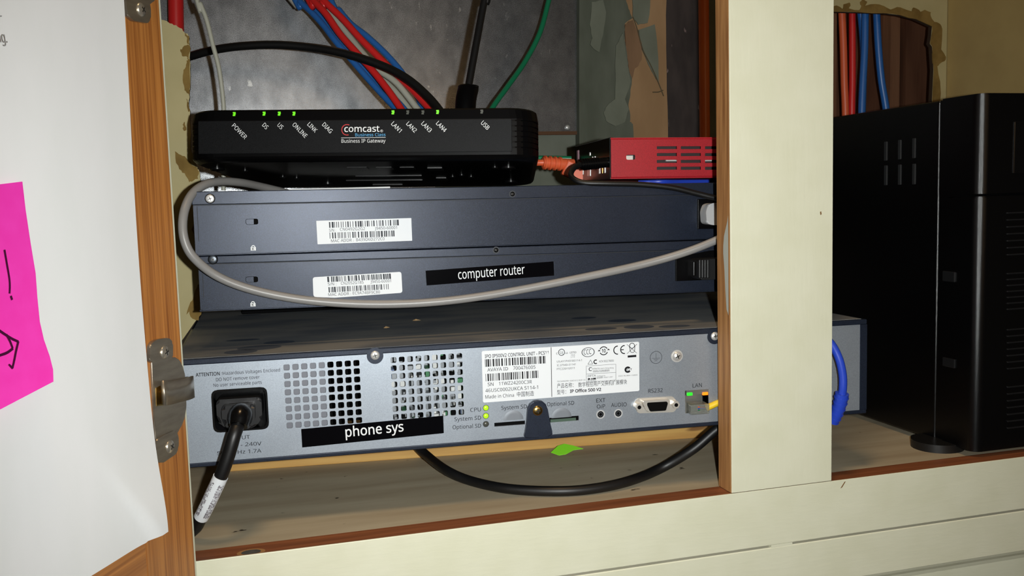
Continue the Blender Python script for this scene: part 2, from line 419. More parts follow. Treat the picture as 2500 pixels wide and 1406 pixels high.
for pts in ([(2002, 517), (2005, 516), (2006, 523), (2003, 525)], [(2052, 1192), (2062, 1176), (2065, 1175), (2056, 1190)]):
    mb = MB(); o_ = [WORLD.L(*p, -0.0005) for p in pts]; mb.prism([(p.x, p.z) for p in o_], -0.0005, -0.0002); lab(cpart(mb, 'paint_chip', mat('chip_brown', (120, 86, 46), 0.8)), 'small brown chip in the cream paint')
# bottom rail
mb = MB(); mb.box((-0.30, 0.0008, -0.2563), (0.90, TH, -0.2143), mi=1); mb.box((-0.30, -0.0004, -0.2563), (0.90, 0.0009, -0.2141), 0.0004, mi=0)
cpart(mb, 'bottom_rail', [cream, wood_rail])
# filled screw hole in the rail edge
mb = MB(); c = onz(613, 1351, -0.2143)
for rr, k, dz in ((0.0058, 1, 0.0001), (0.0040, 0, 0.0002)):
    mb.add([(c.x + rr * 1.5 * math.cos(i * 0.3491), min(max(c.y + 0.002 + rr * math.sin(i * 0.3491), 0.0012), TH), -0.2143 + dz) for i in range(18)], [tuple(range(18))], k)
cpart(mb, 'filled_screw_hole', [putty, paleknot])
# drawer front below the rail, with a rounded lower edge
mb = MB()
prof = [(-0.0004, -0.2588), (0.0, -0.258), (0.0185, -0.258), (0.0185, -0.36), (0.006, -0.36), (0.006, -0.300), (0.0045, -0.2965), (0.001, -0.2930), (-0.0004, -0.2905)]
n = len(prof)
mb.add([(-0.30, y, z) for y, z in prof] + [(0.90, y, z) for y, z in prof], [(i, (i + 1) % n, n + (i + 1) % n, n + i) for i in range(n)] + [tuple(range(n))[::-1], tuple(range(n, 2 * n))])
cpart(mb, 'drawer_front', cream)
mb = MB(); a, b = WORLD.L(1882, 1332), WORLD.L(1934, 1326)
mb.box((a.x, -0.0003, -0.2585), (b.x, 0.01, -0.2563)); cpart(mb, 'paint_bridge', cream)
# top rail, shelf board, side, top
mb = MB(); mb.box((-0.30, 0, 0.36), (ST0 - 0.0002, TH, 0.42)); mb.box((ST1 + 0.0002, 0, 0.36), (0.90, TH, 0.42)); cpart(mb, 'top_rail', cream)
mb = MB(); mb.box((-0.30, TH, FZ - 0.018), (0.81, 0.36, FZ)); cpart(mb, 'shelf_board', shelf_m)
mb = MB(); mb.box((-0.118, TH, FZ), (-0.10, 0.36, 0.42)); cpart(mb, 'side_panel', tan_wall)
mb = MB(); mb.box((-0.30, TH, 0.42), (0.81, 0.36, 0.438)); cpart(mb, 'top_board', tan_wall)

# ------------------------------------------------------------------ open door
DF = Fr((-0.0434, -0.012, FZ), R(64))       # local x towards the hinge edge, -y faces the viewer
fy = -0.0095
xs = DF.L(471.5, 1300, fy).x; zlo, zhi = -0.10, 0.62
jx = DF.L(358, 1370, fy).x; jz = DF.L(358, 1300, fy).z
mb = MB(); mb.box((-0.60, 0.0, zlo), (0, 0.0095, zhi), 0.0006, mi=1); mb.box((jx, fy, zlo), (xs, 0.0, zhi), 0.0007, mi=0); mb.box((-0.60, fy + 0.0003, jz + 0.02), (jx - 0.0001, 0.0, zhi), mi=0)
door = mb.build('door', [door_wood, cream_v], None); door.parent = cab
door.matrix_local = Matrix.Translation(-cO) @ DF.M()
lab(door, 'open door, golden brown wood inside with a thin cream lip')
mb = MB(); mb.box((-0.60, fy, zlo), (jx - 0.0002, -0.0001, jz + 0.02)); mb.build('door_rail', door_wood_h, door)
zH = zoom(320, 800, 0.249)
def hinge():
    pl = [(205, 340), (412, 288), (440, 290), (480, 320), (510, 380), (530, 450), (545, 600), (545, 780), (530, 880), (500, 960), (465, 1015), (440, 1060), (245, 1090), (230, 900), (215, 600)]
    P = lambda pts, d: [(q.x, q.z) for q in (DF.L(*zH(*p), d) for p in pts)]
    mb = MB(); mb.prism(P(pl, fy - 0.0012), fy - 0.0012, fy - 0.0001, 0, 0.0004)
    h = mb.build('hinge', nickel, door)
    for tab in ([(190, 180), (215, 140), (260, 115), (350, 100), (395, 110), (412, 145), (412, 290), (395, 310), (310, 330), (210, 345), (190, 320)],
                [(245, 1150), (262, 1090), (330, 1050), (430, 1005), (458, 1040), (468, 1080), (468, 1180), (440, 1240), (320, 1322), (272, 1322), (252, 1250)]):
        mb = MB(); mb.prism(round_poly(P(tab, fy - 0.0024), 0.0012), fy - 0.0024, fy - 0.0003, 0, 0.0007); mb.build('hinge_plate', nickel, h)
    mb = MB(); mb.prism(P([(300, 560), (330, 555), (325, 760), (280, 765), (250, 770), (245, 590)], fy - 0.0014), fy - 0.0014, fy - 0.0011, 0); lab(mb.build('hinge_slot', brass, h), 'brass coloured slot beside the knuckle')
    for c, tw in (((325, 240), 0.3), ((378, 1165), 0.9)):
        q = DF.L(*zH(*c), fy - 0.0024); screw(h, (q.x, q.z), 0.0036, mat('hinge_screw', (196, 188, 174), 0.3, 0.8), d=fy - 0.0024, dome=0.0014, twist=tw)
    # knuckle: a bent band that wraps from the plate around the lip to the frame
    KN = ((396, -0.0012, 931, 984), (397, -0.0030, 929, 987), (402, -0.0042, 928, 990), (416, -0.0046, 930, 988), (434, -0.0042, 927, 983), (450, -0.0036, 924, 979), (463, -0.0022, 920, 975), (469, 0.0005, 918, 972), (471, 0.004, 917, 971), (470, 0.009, 917, 970))
    C = spline([Vector((DF.L(px, (t + b) / 2, fy + y).x, fy + y, 0)) for px, y, t, b in KN], 5)
    Zt = spline([Vector((DF.L(px, t, fy + y).z, DF.L(px, b, fy + y).z, 0)) for px, y, t, b in KN], 5); vs = []; fs = []
    for i, p in enumerate(C):
        t = (C[min(i + 1, len(C) - 1)] - C[max(i - 1, 0)]).normalized(); nn = Vector((t.y, -t.x, 0)) * 0.0007
        for q in (p + nn, p - nn):
            for z in (Zt[i].y, Zt[i].x): vs.append((q.x, q.y, z))
    for i in range(len(C) - 1):
        k = 4 * i; fs += [(k, k + 1, k + 5, k + 4), (k + 2, k + 6, k + 7, k + 3), (k, k + 4, k + 6, k + 2), (k + 1, k + 3, k + 7, k + 5)]
    mb = MB(); mb.add(vs, fs, 0, True); mb.build('hinge_knuckle', nickel, h)
    return h
h1 = hinge()
dz = DF.L(347, 52, fy - 0.0024).z - DF.L(390, 1129, fy - 0.0024).z
h2 = h1.copy(); COL.objects.link(h2); h2.location = (0, 0, dz)
for ch in list(h1.children):
    c2 = ch.copy(); COL.objects.link(c2); c2.parent = h2
# ------------------------------------------------------------------ paper and sticky note on the door
pr_x = DF.L(355.5, 800, fy - 0.0022).x; pb = DF.L(398, 1292, fy - 0.0022).z
cw = pr_x - DF.L(350, 1313, fy - 0.003).x
def crease(a, z):                          # dog-ear: the lower right corner is folded slightly forward
    d = (cw + z * 0.75) - a
    return (0.0045 * min(1.0, max(0.0, d / 0.010)) if d > 0 else 0.0016 * math.exp(d / 0.006)) * math.exp(-(z / 0.035) ** 2)
mb = MB(); NX, NZ = 110, 120; vs = []; fs = []
for k in (0, 1):
    for i in range(NX + 1):
        for j in range(NZ + 1):
            u = i / NX; v = j / NZ; x = pr_x - 0.30 * (1 - u); z = pb + (0.44) * v
            e = 0.0010 * (u ** 6) * (0.5 + 0.5 * math.cos(v * 9)) + 0.0006 * math.sin(u * 16 + v * 2.0) + crease((1 - u) * 0.30, v * 0.44)
            x += 0.0006 * math.sin(v * 11 + 1) * (u ** 8)
            vs.append((x, fy - 0.0012 - e - 0.0006 + k * 0.00025, z))
W_ = NZ + 1; off = (NX + 1) * W_
for i in range(NX):
    for j in range(NZ):
        a = i * W_ + j; fs.append((a, a + W_, a + W_ + 1, a + 1)); fs.append((off + a, off + a + 1, off + a + W_ + 1, off + a + W_))
mb.add(vs, fs, 0, True)
pap = thing('paper_sheet', DF, 'large white sheet of paper taped inside the open wooden door', 'paper')
mb.build('sheet', paper_m, pap)
mb = MB()
text(mb, DF, 't', (-3, 42), (5, 40), 26, fy - 0.0045, mi=0); text(mb, DF, 'ng.', (-4, 103), (19, 104), 26, fy - 0.0045, mi=0)
mb.build('printed_text', mat('faded_print', (150, 150, 152), 0.8), pap)
zN = zoom(0, 440, 0.4055)
edge = [(135, 8), (155, 180), (185, 380), (215, 560), (225, 700), (240, 850), (265, 960), (300, 1060), (320, 1140), (322, 1212)]
nd = lambda v: fy - 0.0042 - 0.010 * max(0, v - 0.25) ** 2
mb = MB(); vs = []; fs = []; C = 8
for j, e in enumerate(edge):
    v = (e[1] - 8) / 1204.0
    lx, ly = -70, 8 + 25 + v * (1372 + 45 - 33)
    for k in range(C + 1):
        t = k / C; p = DF.L(*zN(lx + (e[0] - lx) * t, ly + (e[1] - ly) * t), nd(v)); vs.append(p)
for j in range(len(edge) - 1):
    for k in range(C): a = j * (C + 1) + k; fs.append((a, a + C + 1, a + C + 2, a + 1))
nv = len(vs); mb.add(vs, fs, 0, True); mb.add([v + Vector((0, 0.0003, 0)) for v in vs], [f[::-1] for f in fs], 0, True)
note = thing('sticky_note', DF, 'hot pink sticky note with dark marker strokes on the white paper', 'note')
mb.build('note_paper', pink_m, note)
mb = MB()
for pts, wp in (([(28, 418), (42, 500), (57, 590), (60, 640), (58, 682)], 4.2), ([(66, 696), (74, 720)], 4.5), ([(-25, 888), (20, 920), (70, 952), (112, 972)], 4.6),
                ([(112, 970), (98, 1030), (88, 1080), (76, 1132)], 4.2), ([(78, 1134), (66, 1120), (55, 1108)], 3.2), ([(40, 928), (62, 970), (78, 1012)], 4.0), ([(80, 1012), (40, 1040), (-20, 1060)], 4.8)):
    v = sum(p[1] for p in pts) / len(pts) / 1210
    stroke(mb, DF, [zN(*p) for p in pts], wp, nd(v) - 0.0011 - 0.0006 * v)
mb.build('marker_strokes', marker, note)

# ================================================================== wall behind the cabinet (with holes)
WY = 0.36
zW = zoom(400, 0, 0.3412); zK = zoom(1980, 0, 0.3557)
def wpts(z, pts, y=WY): return [(p.x, p.z) for p in (WORLD.L(*z(*q), y) for q in pts)]
ident = lambda x, y: (x, y)
def wobble(pts, amt=0.0009, n=4):
    out = []
    for i, p in enumerate(pts):
        q = pts[(i + 1) % len(pts)]
        for k in range(n):
            t = k / n; out.append((p[0] + (q[0] - p[0]) * t + random.uniform(-amt, amt) * (k > 0), p[1] + (q[1] - p[1]) * t + random.uniform(-amt, amt) * (k > 0)))
    return out
mb = MB()
WL = 0.22
edgeL = wpts(zW, [(-40, 130), (20, 150), (60, 170), (100, 192), (130, 205), (145, 230), (170, 240), (182, 265), (184, 320), (188, 372), (188, 500), (189, 620), (183, 680), (178, 740), (188, 790), (190, 900), (195, 1080), (235, 1190), (250, 1215), (262, 1290)], WL)
edgeL = wobble(edgeL, 0.0005, 3)[:-2]
low = wpts(ident, [(486, 470), (482, 560), (487, 690), (491, 764), (455, 816), (430, 852)], WL)
wl = [(-0.098, edgeL[0][1] + 0.004)] + edgeL + low + [(low[-1][0], FZ), (-0.098, FZ)]
mb.prism(wl, WL, WL + 0.006, side=1); wp = mb.build('wall_left', [tan_wall, mat('broken_wall_edge', (60, 42, 26), 0.9)]); tag(wp, 'tan painted panel with torn edge at the left of the devices', None, kind='structure'); mb = MB()
hole = wpts(zK, [(830, 720), (830, 680), (840, 480), (830, 320), (815, 300), (825, 240), (830, 180), (720, 130), (620, 105), (500, 90), (350, 85), (150, 80), (20, 84)])
wr = hole + [(hole[-1][0], 0.44), (0.809, 0.44), (0.809, FZ - 0.01), (0.54, FZ - 0.01), (0.54, 0.02), (0.72, 0.02)]
mb.prism(wr, WY, WY + 0.006, side=1)
wb = mb.build('wall_back', [tan_wall, mat('broken_wall_edge', (60, 42, 26), 0.9)]); tag(wb, 'tan painted wall behind the cabinet with torn cable holes', None, kind='structure')
mb = MB()
for pts in ([(150, 232), (182, 258), (185, 322), (168, 312), (160, 262)], [(118, 368), (135, 340), (170, 320), (186, 330), (186, 372), (175, 430), (160, 402), (130, 400)],
            [(172, 432), (188, 420), (189, 620), (180, 685), (162, 660), (148, 632), (137, 590), (140, 520), (158, 478), (163, 450)], [(160, 705), (178, 735), (190, 792), (175, 800), (165, 760)],
            [(80, 1082), (125, 1110), (160, 1130), (200, 1180), (240, 1205), (252, 1225), (245, 1280), (200, 1300), (180, 1300), (150, 1240), (110, 1210), (85, 1150)], [(135, 890), (150, 870), (160, 930), (140, 930)]):
    mb.prism(wobble(wpts(zW, pts, WL), 0.0007, 3), WL - 0.0004, WL + 0.001)
for pts in ([(455, 768), (462, 745), (472, 728), (482, 700), (489, 690), (492, 760), (485, 782), (470, 778), (462, 760)], [(468, 560), (476, 540), (480, 555), (474, 580)]):
    mb.prism(wobble(wpts(ident, pts, WL), 0.0007, 3), WL - 0.0004, WL + 0.001)
mb.build('torn_paper', torn, wp); mb = MB()
band = [(20, 84), (20, 40), (150, 45), (175, 38), (215, 62), (222, 30), (262, 18), (270, 40), (258, 58), (330, 70), (345, 40), (335, 15), (355, -10), (385, 12), (370, 40), (440, 28), (500, 42), (545, 66), (590, 48), (640, 62), (690, 78), (700, 52), (725, 60), (750, 82), (780, 68), (822, 85), (820, 110), (845, 150), (885, 165), (900, 200), (892, 340), (925, 392), (915, 420), (880, 440), (866, 455), (885, 560), (890, 640), (885, 700), (834, 705), (832, 680), (842, 480), (832, 320), (817, 300), (827, 240), (830, 181), (720, 131), (620, 106), (500, 91), (350, 86), (150, 81)]
mb.prism(wobble(wpts(zK, band), 0.0008, 2), WY - 0.0004, WY + 0.001)
mb.build('torn_paper', torn, wb)
mb = MB(); mb.box((0.81, TH, FZ - 0.01), (0.822, WY + 0.012, 0.44)); tag(mb.build('wall_right', tan_wall2), 'ochre side wall of the right cabinet bay', None, kind='structure')
# layers seen through the holes
DY = 0.45
mb = MB(); mb.box((-0.16, DY, 0.0762), (0.383, DY + 0.002, 0.52)); mb.box((-0.16, DY + 0.0005, -0.02), (0.20, DY + 0.002, 0.0763))
sh = mb.build('metal_duct_wall', metal); tag(sh, 'scuffed galvanised metal sheet in the wall behind the gateway', 'metal sheet', kind='structure'); sh.name = 'wall_inner_metal'
mb = MB(); a = WORLD.L(1405, 318, DY - 0.001)
mb.box((0.22, DY - 0.0012, 0.0735), (0.384, DY + 0.003, 0.0775)); mb.build('rusted_edge', mat('rust', (96, 66, 44), 0.9), sh)
mb = MB(); mb.cyl((WORLD.L(1385, 311, DY).x, WORLD.L(1385, 311, DY).z), 0.003, DY - 0.001, DY, 0, 14, dome=0.0015); mb.build('rivet', chrome, sh)
mb = MB(); mb.box((-0.16, DY + 0.012, -0.08), (0.62, DY + 0.02, 0.52)); bd = mb.build('wall_inner', board_m); tag(bd, 'grey green board deep inside the wall opening', None, kind='structure')
zP = zoom(1400, 0, 0.2419)
def lay(pts, y, th, name, m, z=zP, par=bd, amt=0.0006):
    mb = MB(); mb.prism(wobble(wpts(z, pts, y), amt, 3), y, y + th); return mb.build(name, m, par)
lab(lay([(500, -160), (940, -160), (935, 300), (942, 900), (955, 1500), (500, 1500)], 0.446, 0.012, 'kraft_paper_facing', kraft), 'tan paper facing torn along the plaster')
lay([(60, -160), (520, -160), (530, 0), (550, 60), (575, 140), (600, 180), (520, 235), (515, 320), (525, 450), (545, 600), (560, 700), (590, 800), (575, 950), (555, 1060), (570, 1130), (570, 1230), (600, 1250), (608, 1500), (60, 1500)], 0.441, 0.012, 'plaster_coat', plaster)
lay([(590, -160), (785, -160), (775, 0), (770, 110), (750, 230), (655, 250), (600, 170)], 0.4445, 0.002, 'plaster_smear', plaster2)
lay([(660, 300), (820, 245), (850, 500), (862, 830), (800, 730), (690, 490)], 0.4445, 0.002, 'plaster_smear', plaster2)
lay([(185, 20), (300, 0), (330, 120), (300, 350), (262, 525), (215, 500), (170, 450), (192, 385), (165, 250)], 0.4395, 0.002, 'plaster_smear', plaster2)
lay([(430, 460), (500, 330), (530, 560), (580, 820), (520, 1000), (560, 1100), (520, 1230), (420, 1270), (330, 1220), (305, 1130), (330, 1080), (420, 1000)], 0.4395, 0.002, 'plaster_smear', plaster2)
lab(lay([(525, 245), (560, 215), (600, 200), (690, 440), (690, 600), (660, 660), (620, 690), (590, 800), (575, 760), (540, 560), (520, 330)], 0.444, 0.002, 'torn_flap', mat('brown_flap', (140, 108, 80), 0.85, col2=(120, 92, 66), scale=(60, 60, 15))), 'brown torn paper flap')
for pts in ([(600, 170), (640, 280), (700, 500), (780, 660), (860, 840), (910, 970)], [(905, 910), (860, 928), (800, 930)]):
    mb = MB(); mb.tube([WORLD.L(*zP(*p), 0.4435) for p in pts], 0.0006, n=6); mb.build('paper_crease', mat('crease', (96, 84, 62), 0.9), bd)
mb = MB(); q0, q1 = WORLD.L(1624, 200, 0.452).x, WORLD.L(1712, 200, 0.452).x
mb.box((q0, 0.452, -0.05), (q1, 0.461, 0.52)); tag(mb.build('trim_1', dark_metal), 'dark stained strip between plaster and orange pipe', None, kind='structure')
mb = MB(); p = WORLD.L(1724, 150, 0.425); mb.tube([(p.x, 0.43, -0.02), (p.x, 0.43, 0.50)], 0.0062, n=20)
tag(mb.build('conduit_pipe', orange_m, origin=(p.x, 0.43, -0.02)), 'vertical orange brown pipe in the wall opening beside the centre stile', 'pipe')
# boards behind the right hole
mb = MB(); mb.box((0.545, 0.50, -0.05), (0.93, 0.51, 0.44)); rb = mb.build('wall_inner_right', brown_board); tag(rb, 'dark brown boards inside the right wall hole', None, kind='structure')
mb = MB(); a, b = WORLD.L(2168, 100, 0.49).x, WORLD.L(2191, 100, 0.49).x; mb.box((a, 0.485, -0.05), (b, 0.50, 0.44)); mb.box((b + 0.004, 0.478, -0.05), (0.93, 0.50, 0.44), mi=1); mb.build('stud', [brown_stud, brown_board], rb)
mb = MB(); a = WORLD.L(2033, 100, 0.47).x; mb.box((a - 0.05, 0.47, -0.05), (a + 0.006, 0.50, 0.44)); mb.build('stud', brown_stud, rb)

# ================================================================== telephone control unit
UF = Fr((-0.046, 0.0551, -0.1707), R(-4.58), R(0.05)); UW, UH, UD = 0.491, 0.0725, 0.285
unit = thing('telephone_control_unit', UF, 'wide navy and silver telephone control unit taped "phone sys", lowest device on the shelf', 'network device')
z3 = zoom(440, 780, 0.28448); z4 = zoom(1080, 780, 0.288); z5 = zoom(1160, 820, 0.168)
Lu = lambda p, d=0.0: UF.L(p[0], p[1], d)
ts = UH - (Lu(z3(1200, 325)).z); bs = Lu(z3(1200, 1148)).z
sr = UW - Lu((2100, 900)).x
XL = Lu((424, 905)).x; skew = math.tan(R(4.0)); sk = lambda v: Vector((v.x - v.y * skew, v.y, v.z))
mb = MB()
mb.box((XL, 0, UH - ts), (UW, UD, UH), 0.0007, xf=sk); mb.box((XL, 0, 0), (UW, UD, bs), 0.0006, xf=sk); mb.box((XL, 0, bs), (XL + 0.005, UD, UH - ts), xf=sk); mb.box((UW - sr, 0, bs), (UW, UD, UH - ts), xf=sk); mb.box((XL + 0.005, UD - 0.002, bs), (UW - sr, UD, UH - ts), xf=sk)
mb.build('casing', navy, unit)
mb = MB(); mb.box((XL + 0.002, 0.003, UH - 0.0002), (UW - 0.003, UD - 0.002, UH + 0.0002), xf=sk); cov = mb.build('dusty_lid', navy_dust, unit)
# wiped oval marks in the dust
py0 = UH + 0.0003; z2 = zoom(1000, 400, 0.32); z7 = zoom(440, 700, 0.264)
for (zx, zy, rx, ry, zz) in ((540, 175, 42, 4, z3), (850, 195, 38, 6, z3), (680, 240, 52, 8, z3), (520, 275, 38, 7, z3), (640, 262, 36, 3, z7),
                             (1460, 1258, 42, 5, z2), (1750, 1243, 40, 7, z2), (2020, 1237, 42, 5, z2), (1620, 1195, 40, 6, z2), (1330, 1175, 36, 5, z2)):
    q = zz(zx, zy); r_ = ray(*q); P0 = UF.W((0, 0, py0)); t = (P0 - CAM).dot(UF.Z) / r_.dot(UF.Z); c = UF.loc(CAM + r_ * t); mb = MB()
    mb.add([(c.x + rx * 0.00029 * math.cos(i * 0.2618), max(0.004, c.y + ry * 0.0013 * math.sin(i * 0.2618)), py0) for i in range(24)], [tuple(range(24))])
    lab(mb.build('wiped_mark', smudge, cov), 'dark oval mark wiped in the dust')
# rear panel with punched holes
PY = 0.0006; holes = []
def grid(c00, c08, c70, hw, nx=9, nz=8):
    a, b, c = Lu(c00), Lu(c08), Lu(c70)
    for i in range(nx):
        for j in range(nz):
            x = a.x + (b.x - a.x) * i / (nx - 1); z = a.z + (c.z - a.z) * j / (nz - 1)
            holes.append((x - hw, x + hw, z - hw, z + hw, hw * 0.55))
grid(z3(912, 412), z3(1512, 369), z3(930, 910), 0.00205); G1 = holes[:]
grid(z3(1830, 349), z4(145, 308), z3(1838, 838), 0.00195)
def rect_hole(pts, r=0.0):
    P = [Lu(p) for p in pts]; holes.append((min(p.x for p in P), max(p.x for p in P), min(p.z for p in P), max(p.z for p in P), r)); return holes[-1]
inlet = rect_hole([z3(272, 775), z3(755, 775), z3(512, 592), z3(512, 958)], 0.0045)
lan = rect_hole([z4(2060, 680), z4(2262, 680), z4(2150, 598), z4(2150, 790)], 0.0)
sdl = rect_hole([z4(442, 892), z4(702, 876), z4(570, 868), z4(570, 900)], 0.0)
sdr = rect_hole([z4(908, 860), z4(1158, 834), z4(1030, 826), z4(1030, 866)], 0.0)
mb = MB(); panel_holes(mb, XL + 0.005, UW - sr, bs, UH - ts, holes, PY, 0.0012); pan = mb.build('rear_panel', silver, unit)
# what shows through the vents
mb = MB(); xa = Lu(z3(870, 600)).x; xb = Lu(z3(1250, 600)).x
mb.box((xa - 0.004, 0.0045, bs + 0.001), (xb, 0.12, UH - ts - 0.0012)); mb.build('power_supply_case', mat('inner_zinc', (112, 114, 122), 0.5, 0.2), unit)
mb = MB(); mb.box((xb + 0.001, 0.05, bs + 0.001), (Lu(z3(1620, 600)).x, 0.06, UH - ts - 0.001), mi=0); mb.box((Lu(z3(1400, 700)).x, 0.02, bs + 0.001), (Lu(z3(1600, 700)).x, 0.03, bs + 0.014), mi=1)  # black plate stands in for the unlit void; bronze block in front
mb.build('vent_void_and_block', [void, mat('inner_bronze', (112, 82, 40), 0.5)], unit)
gx0 = Lu(z3(1800, 500)).x; gx1 = Lu(z4(180, 500)).x
mb = MB(); cols = [mat('inner_white', (200, 202, 200), 0.5), pcb, void, mat('inner_blue', (110, 130, 170), 0.5), mat('inner_grey', (130, 134, 138), 0.4, 0.4)]
mb.box((gx0 - 0.006, 0.03, bs + 0.001), (gx1 + 0.006, 0.032, UH - ts - 0.001), mi=4)
for k in range(85):
    x = random.uniform(gx0 - 0.003, gx1); z = random.uniform(bs + 0.004, UH - ts - 0.006); a = random.uniform(0.002, 0.006); b = random.uniform(0.002, 0.007); y = random.uniform(0.004, 0.016)
    mb.box((x, y, z), (x + a, y + 0.012, min(z + b, UH - ts - 0.001)), mi=random.choice((0, 0, 0, 0, 1, 2, 2, 3, 4, 4, 4)))
mb.build('circuit_components', cols, unit)
# inlet
mb = MB(); mb.box((inlet[0] + 0.0002, PY + 0.0145, inlet[2]), (inlet[1] - 0.0002, PY + 0.017, inlet[3])); lab(mb.build('power_inlet', black, unit), 'black power inlet')
ix = (inlet[0] + inlet[1]) / 2; iz = (inlet[2] + inlet[3]) / 2
mb = MB(); o = round_poly([(inlet[0], inlet[2]), (inlet[1], inlet[2]), (inlet[1], inlet[3]), (inlet[0], inlet[3])], 0.0045, 4)
n = len(o); inn = [(ix + (p[0] - ix) * 0.93, iz + (p[1] - iz) * 0.91) for p in o]
mb.add([(p[0], PY - 0.0003, p[1]) for p in o] + [(p[0], PY - 0.0003, p[1]) for p in inn] + [(p[0], PY + 0.015, p[1]) for p in inn],
       [(i, (i + 1) % n, n + (i + 1) % n, n + i) for i in range(n)] + [(n + i, n + (i + 1) % n, 2 * n + (i + 1) % n, 2 * n + i) for i in range(n)])
mb.build('inlet_rim', black_gloss, unit)
# lid tabs and screws
for c, rr in ((z3(1672, 306), 0.0056), (z4(2308, 140), 0.0056)):
    q = Lu(c); mb = MB(); mb.cyl((q.x, q.z - 0.0004), rr, -0.0003, 0.0005, n=28); mb.build('lid_tab', navy, unit); screw(unit, (q.x, q.z), 0.0031, chrome, d=-0.0003, twist=0.2)
q = Lu(z4(1990, 310)); screw(unit, (q.x, q.z), 0.0036, chrome, d=PY, dome=0.0022); mb = MB(); mb.ring((q.x, q.z), 0.0034, 0.0046, PY - 0.0002); mb.build('washer', chrome, unit)
# printing on the panel
mb = MB()
T = lambda s, a, b, h, z=z3, bold=0.0, d=PY - 0.00015: text(globals()['mb'], UF, s, z(*a), z(*b), h * (0.28448 if z is z3 else 0.288 if z is z4 else 0.168), d, bold)
T('ATTENTION', (133, 490), (340, 478), 30, bold=0.02); T('!Hazardous Voltages Enclosed', (358, 476), (857, 445), 28)
T('DO NOT remove cover', (308, 530), (682, 506), 28); T('No user serviceable parts', (286, 578), (700, 551), 28)
mb.build('warning_notice', ink, pan); mb = MB()
T('INPUT', (425, 1036), (600, 1022), 32); T('100 - 240V', (398, 1098), (698, 1078), 32); T('50-60 Hz 1.7A', (318, 1164), (697, 1140), 32)
mb.build('input_rating', ink, pan); mb = MB()
T('CPU', (237, 783), (327, 777), 33, z4); T('System SD', (103, 862), (328, 848), 33, z4); T('Optional SD', (87, 930), (328, 915), 33, z4)
T('System SD', (500, 766), (717, 752), 33, z4); T('Optional SD', (887, 735), (1117, 722), 33, z4)
mb.build('status_captions', ink, pan); mb = MB()
T('EXT', (1305, 704), (1383, 698), 33, z4); T('O/P', (1310, 755), (1380, 750), 33, z4); T('AUDIO', (1430, 742), (1562, 735), 33, z4)
mb.build('jack_captions', ink, pan); mb = MB()
T('RS232', (1745, 622), (1868, 614), 33, z4); T('LAN', (2122, 577), (2200, 571), 33, z4)
mb.build('connector_captions', ink, pan); mb = MB()
q = Lu(z4(1813, 322)); r_ = 0.0046; y = PY - 0.00015
mb.ring((q.x, q.z), r_ * 0.94, r_, y)
mb.add([(q.x - 0.0001, y, q.z - 0.0005), (q.x + 0.0001, y, q.z - 0.0005), (q.x + 0.0001, y, q.z + r_ * 0.7), (q.x - 0.0001, y, q.z + r_ * 0.7)], [(0, 1, 2, 3)])
for k, hw in enumerate((0.003, 0.0019, 0.0009)):
    zz = q.z - 0.0006 - k * 0.0009; mb.add([(q.x - hw, y, zz - 0.0001), (q.x + hw, y, zz - 0.0001), (q.x + hw, y, zz + 0.0001), (q.x - hw, y, zz + 0.0001)], [(0, 1, 2, 3)])
mb.build('ground_symbol', ink, pan)
# tape label
mb = MB(); quad(mb, UF, [z3(1038, 940), z3(2257, 825), z3(2262, 975), z3(1047, 1098)], PY - 0.0004, thick=0.0003)
tl = mb.build('label_tape', tape_black, unit); lab(tl, 'black tape label reading phone sys')
mb = MB(); text(mb, UF, 'phone sys', z3(1420, 1007), z3(1918, 958), 84 * 0.284, PY - 0.0006, 0.012); mb.build('lettering', ink_white, tl)
# big white sticker
mb = MB(); quad(mb, UF, [z4(333, 268), z4(1668, 188), z4(1670, 605), z4(345, 705)], PY - 0.0004, thick=0.0003, rnd=0.0012)
ws = mb.build('rating_sticker', white, unit); lab(ws, 'white approval and serial number sticker')
mb = MB(); sy = PY - 0.00055
T = lambda s, a, b, h, bold=0.0: text(globals()['mb'], UF, s, z5(*a), z5(*b), h * 0.168, sy, bold)
T('IPO IP500V2 CONTROL UNIT - PCS11', (142, 322), (1066, 268), 50, 0.012); T('AVAYA ID', (178, 518), (478, 500), 50); T('700476005', (552, 494), (876, 476), 50)
T('SN', (183, 730), (268, 724), 50); T('11WZ24200C3R', (345, 718), (825, 690), 50); T('46USC0002UKCA S114-1', (150, 820), (915, 768), 50)
T('Made in China', (148, 912), (565, 884), 50); T('中国制造', (608, 880), (855, 864), 58)
bars(mb, UF, z5(142, 340), z5(1020, 290), z5(146, 450), 120, sy); bars(mb, UF, z5(150, 552), z5(915, 502), z5(154, 660), 112, sy)
stroke(mb, UF, [z5(1104, 165), z5(1114, 885)], 1.4, sy)
mb.build('lettering', ink, ws); mb = MB()
T('c', (1180, 270), (1198, 269), 36); T('UL', (1228, 256), (1285, 268), 40); T('us', (1312, 262), (1348, 260), 32); T('LISTED', (1375, 256), (1470, 250), 26, 0.01); T('1RGE', (1392, 288), (1452, 284), 18); T('I.T.E', (1392, 316), (1448, 312), 18)
def ring5(c, r, w_, sx=1.0, a0=0.0, a1=6.2832):
    q = UF.L(*z5(*c), sy); k = 0.168 / FPX * 0.62; mb.ring((q.x, q.z), r * k - w_ * k / 2, r * k + w_ * k / 2, sy, a0=a0, a1=a1, sx=sx)
ring5((1256, 238), 48, 9); ring5((1642, 236), 70, 8, 1.4); T('CCC', (1580, 272), (1690, 262), 72); ring5((1868, 216), 62, 14, 1.02, 0.5, 2.7); ring5((1868, 216), 62, 14, 1.02, 3.6, 5.9)
T('10', (1842, 242), (1898, 238), 50, 0.03)
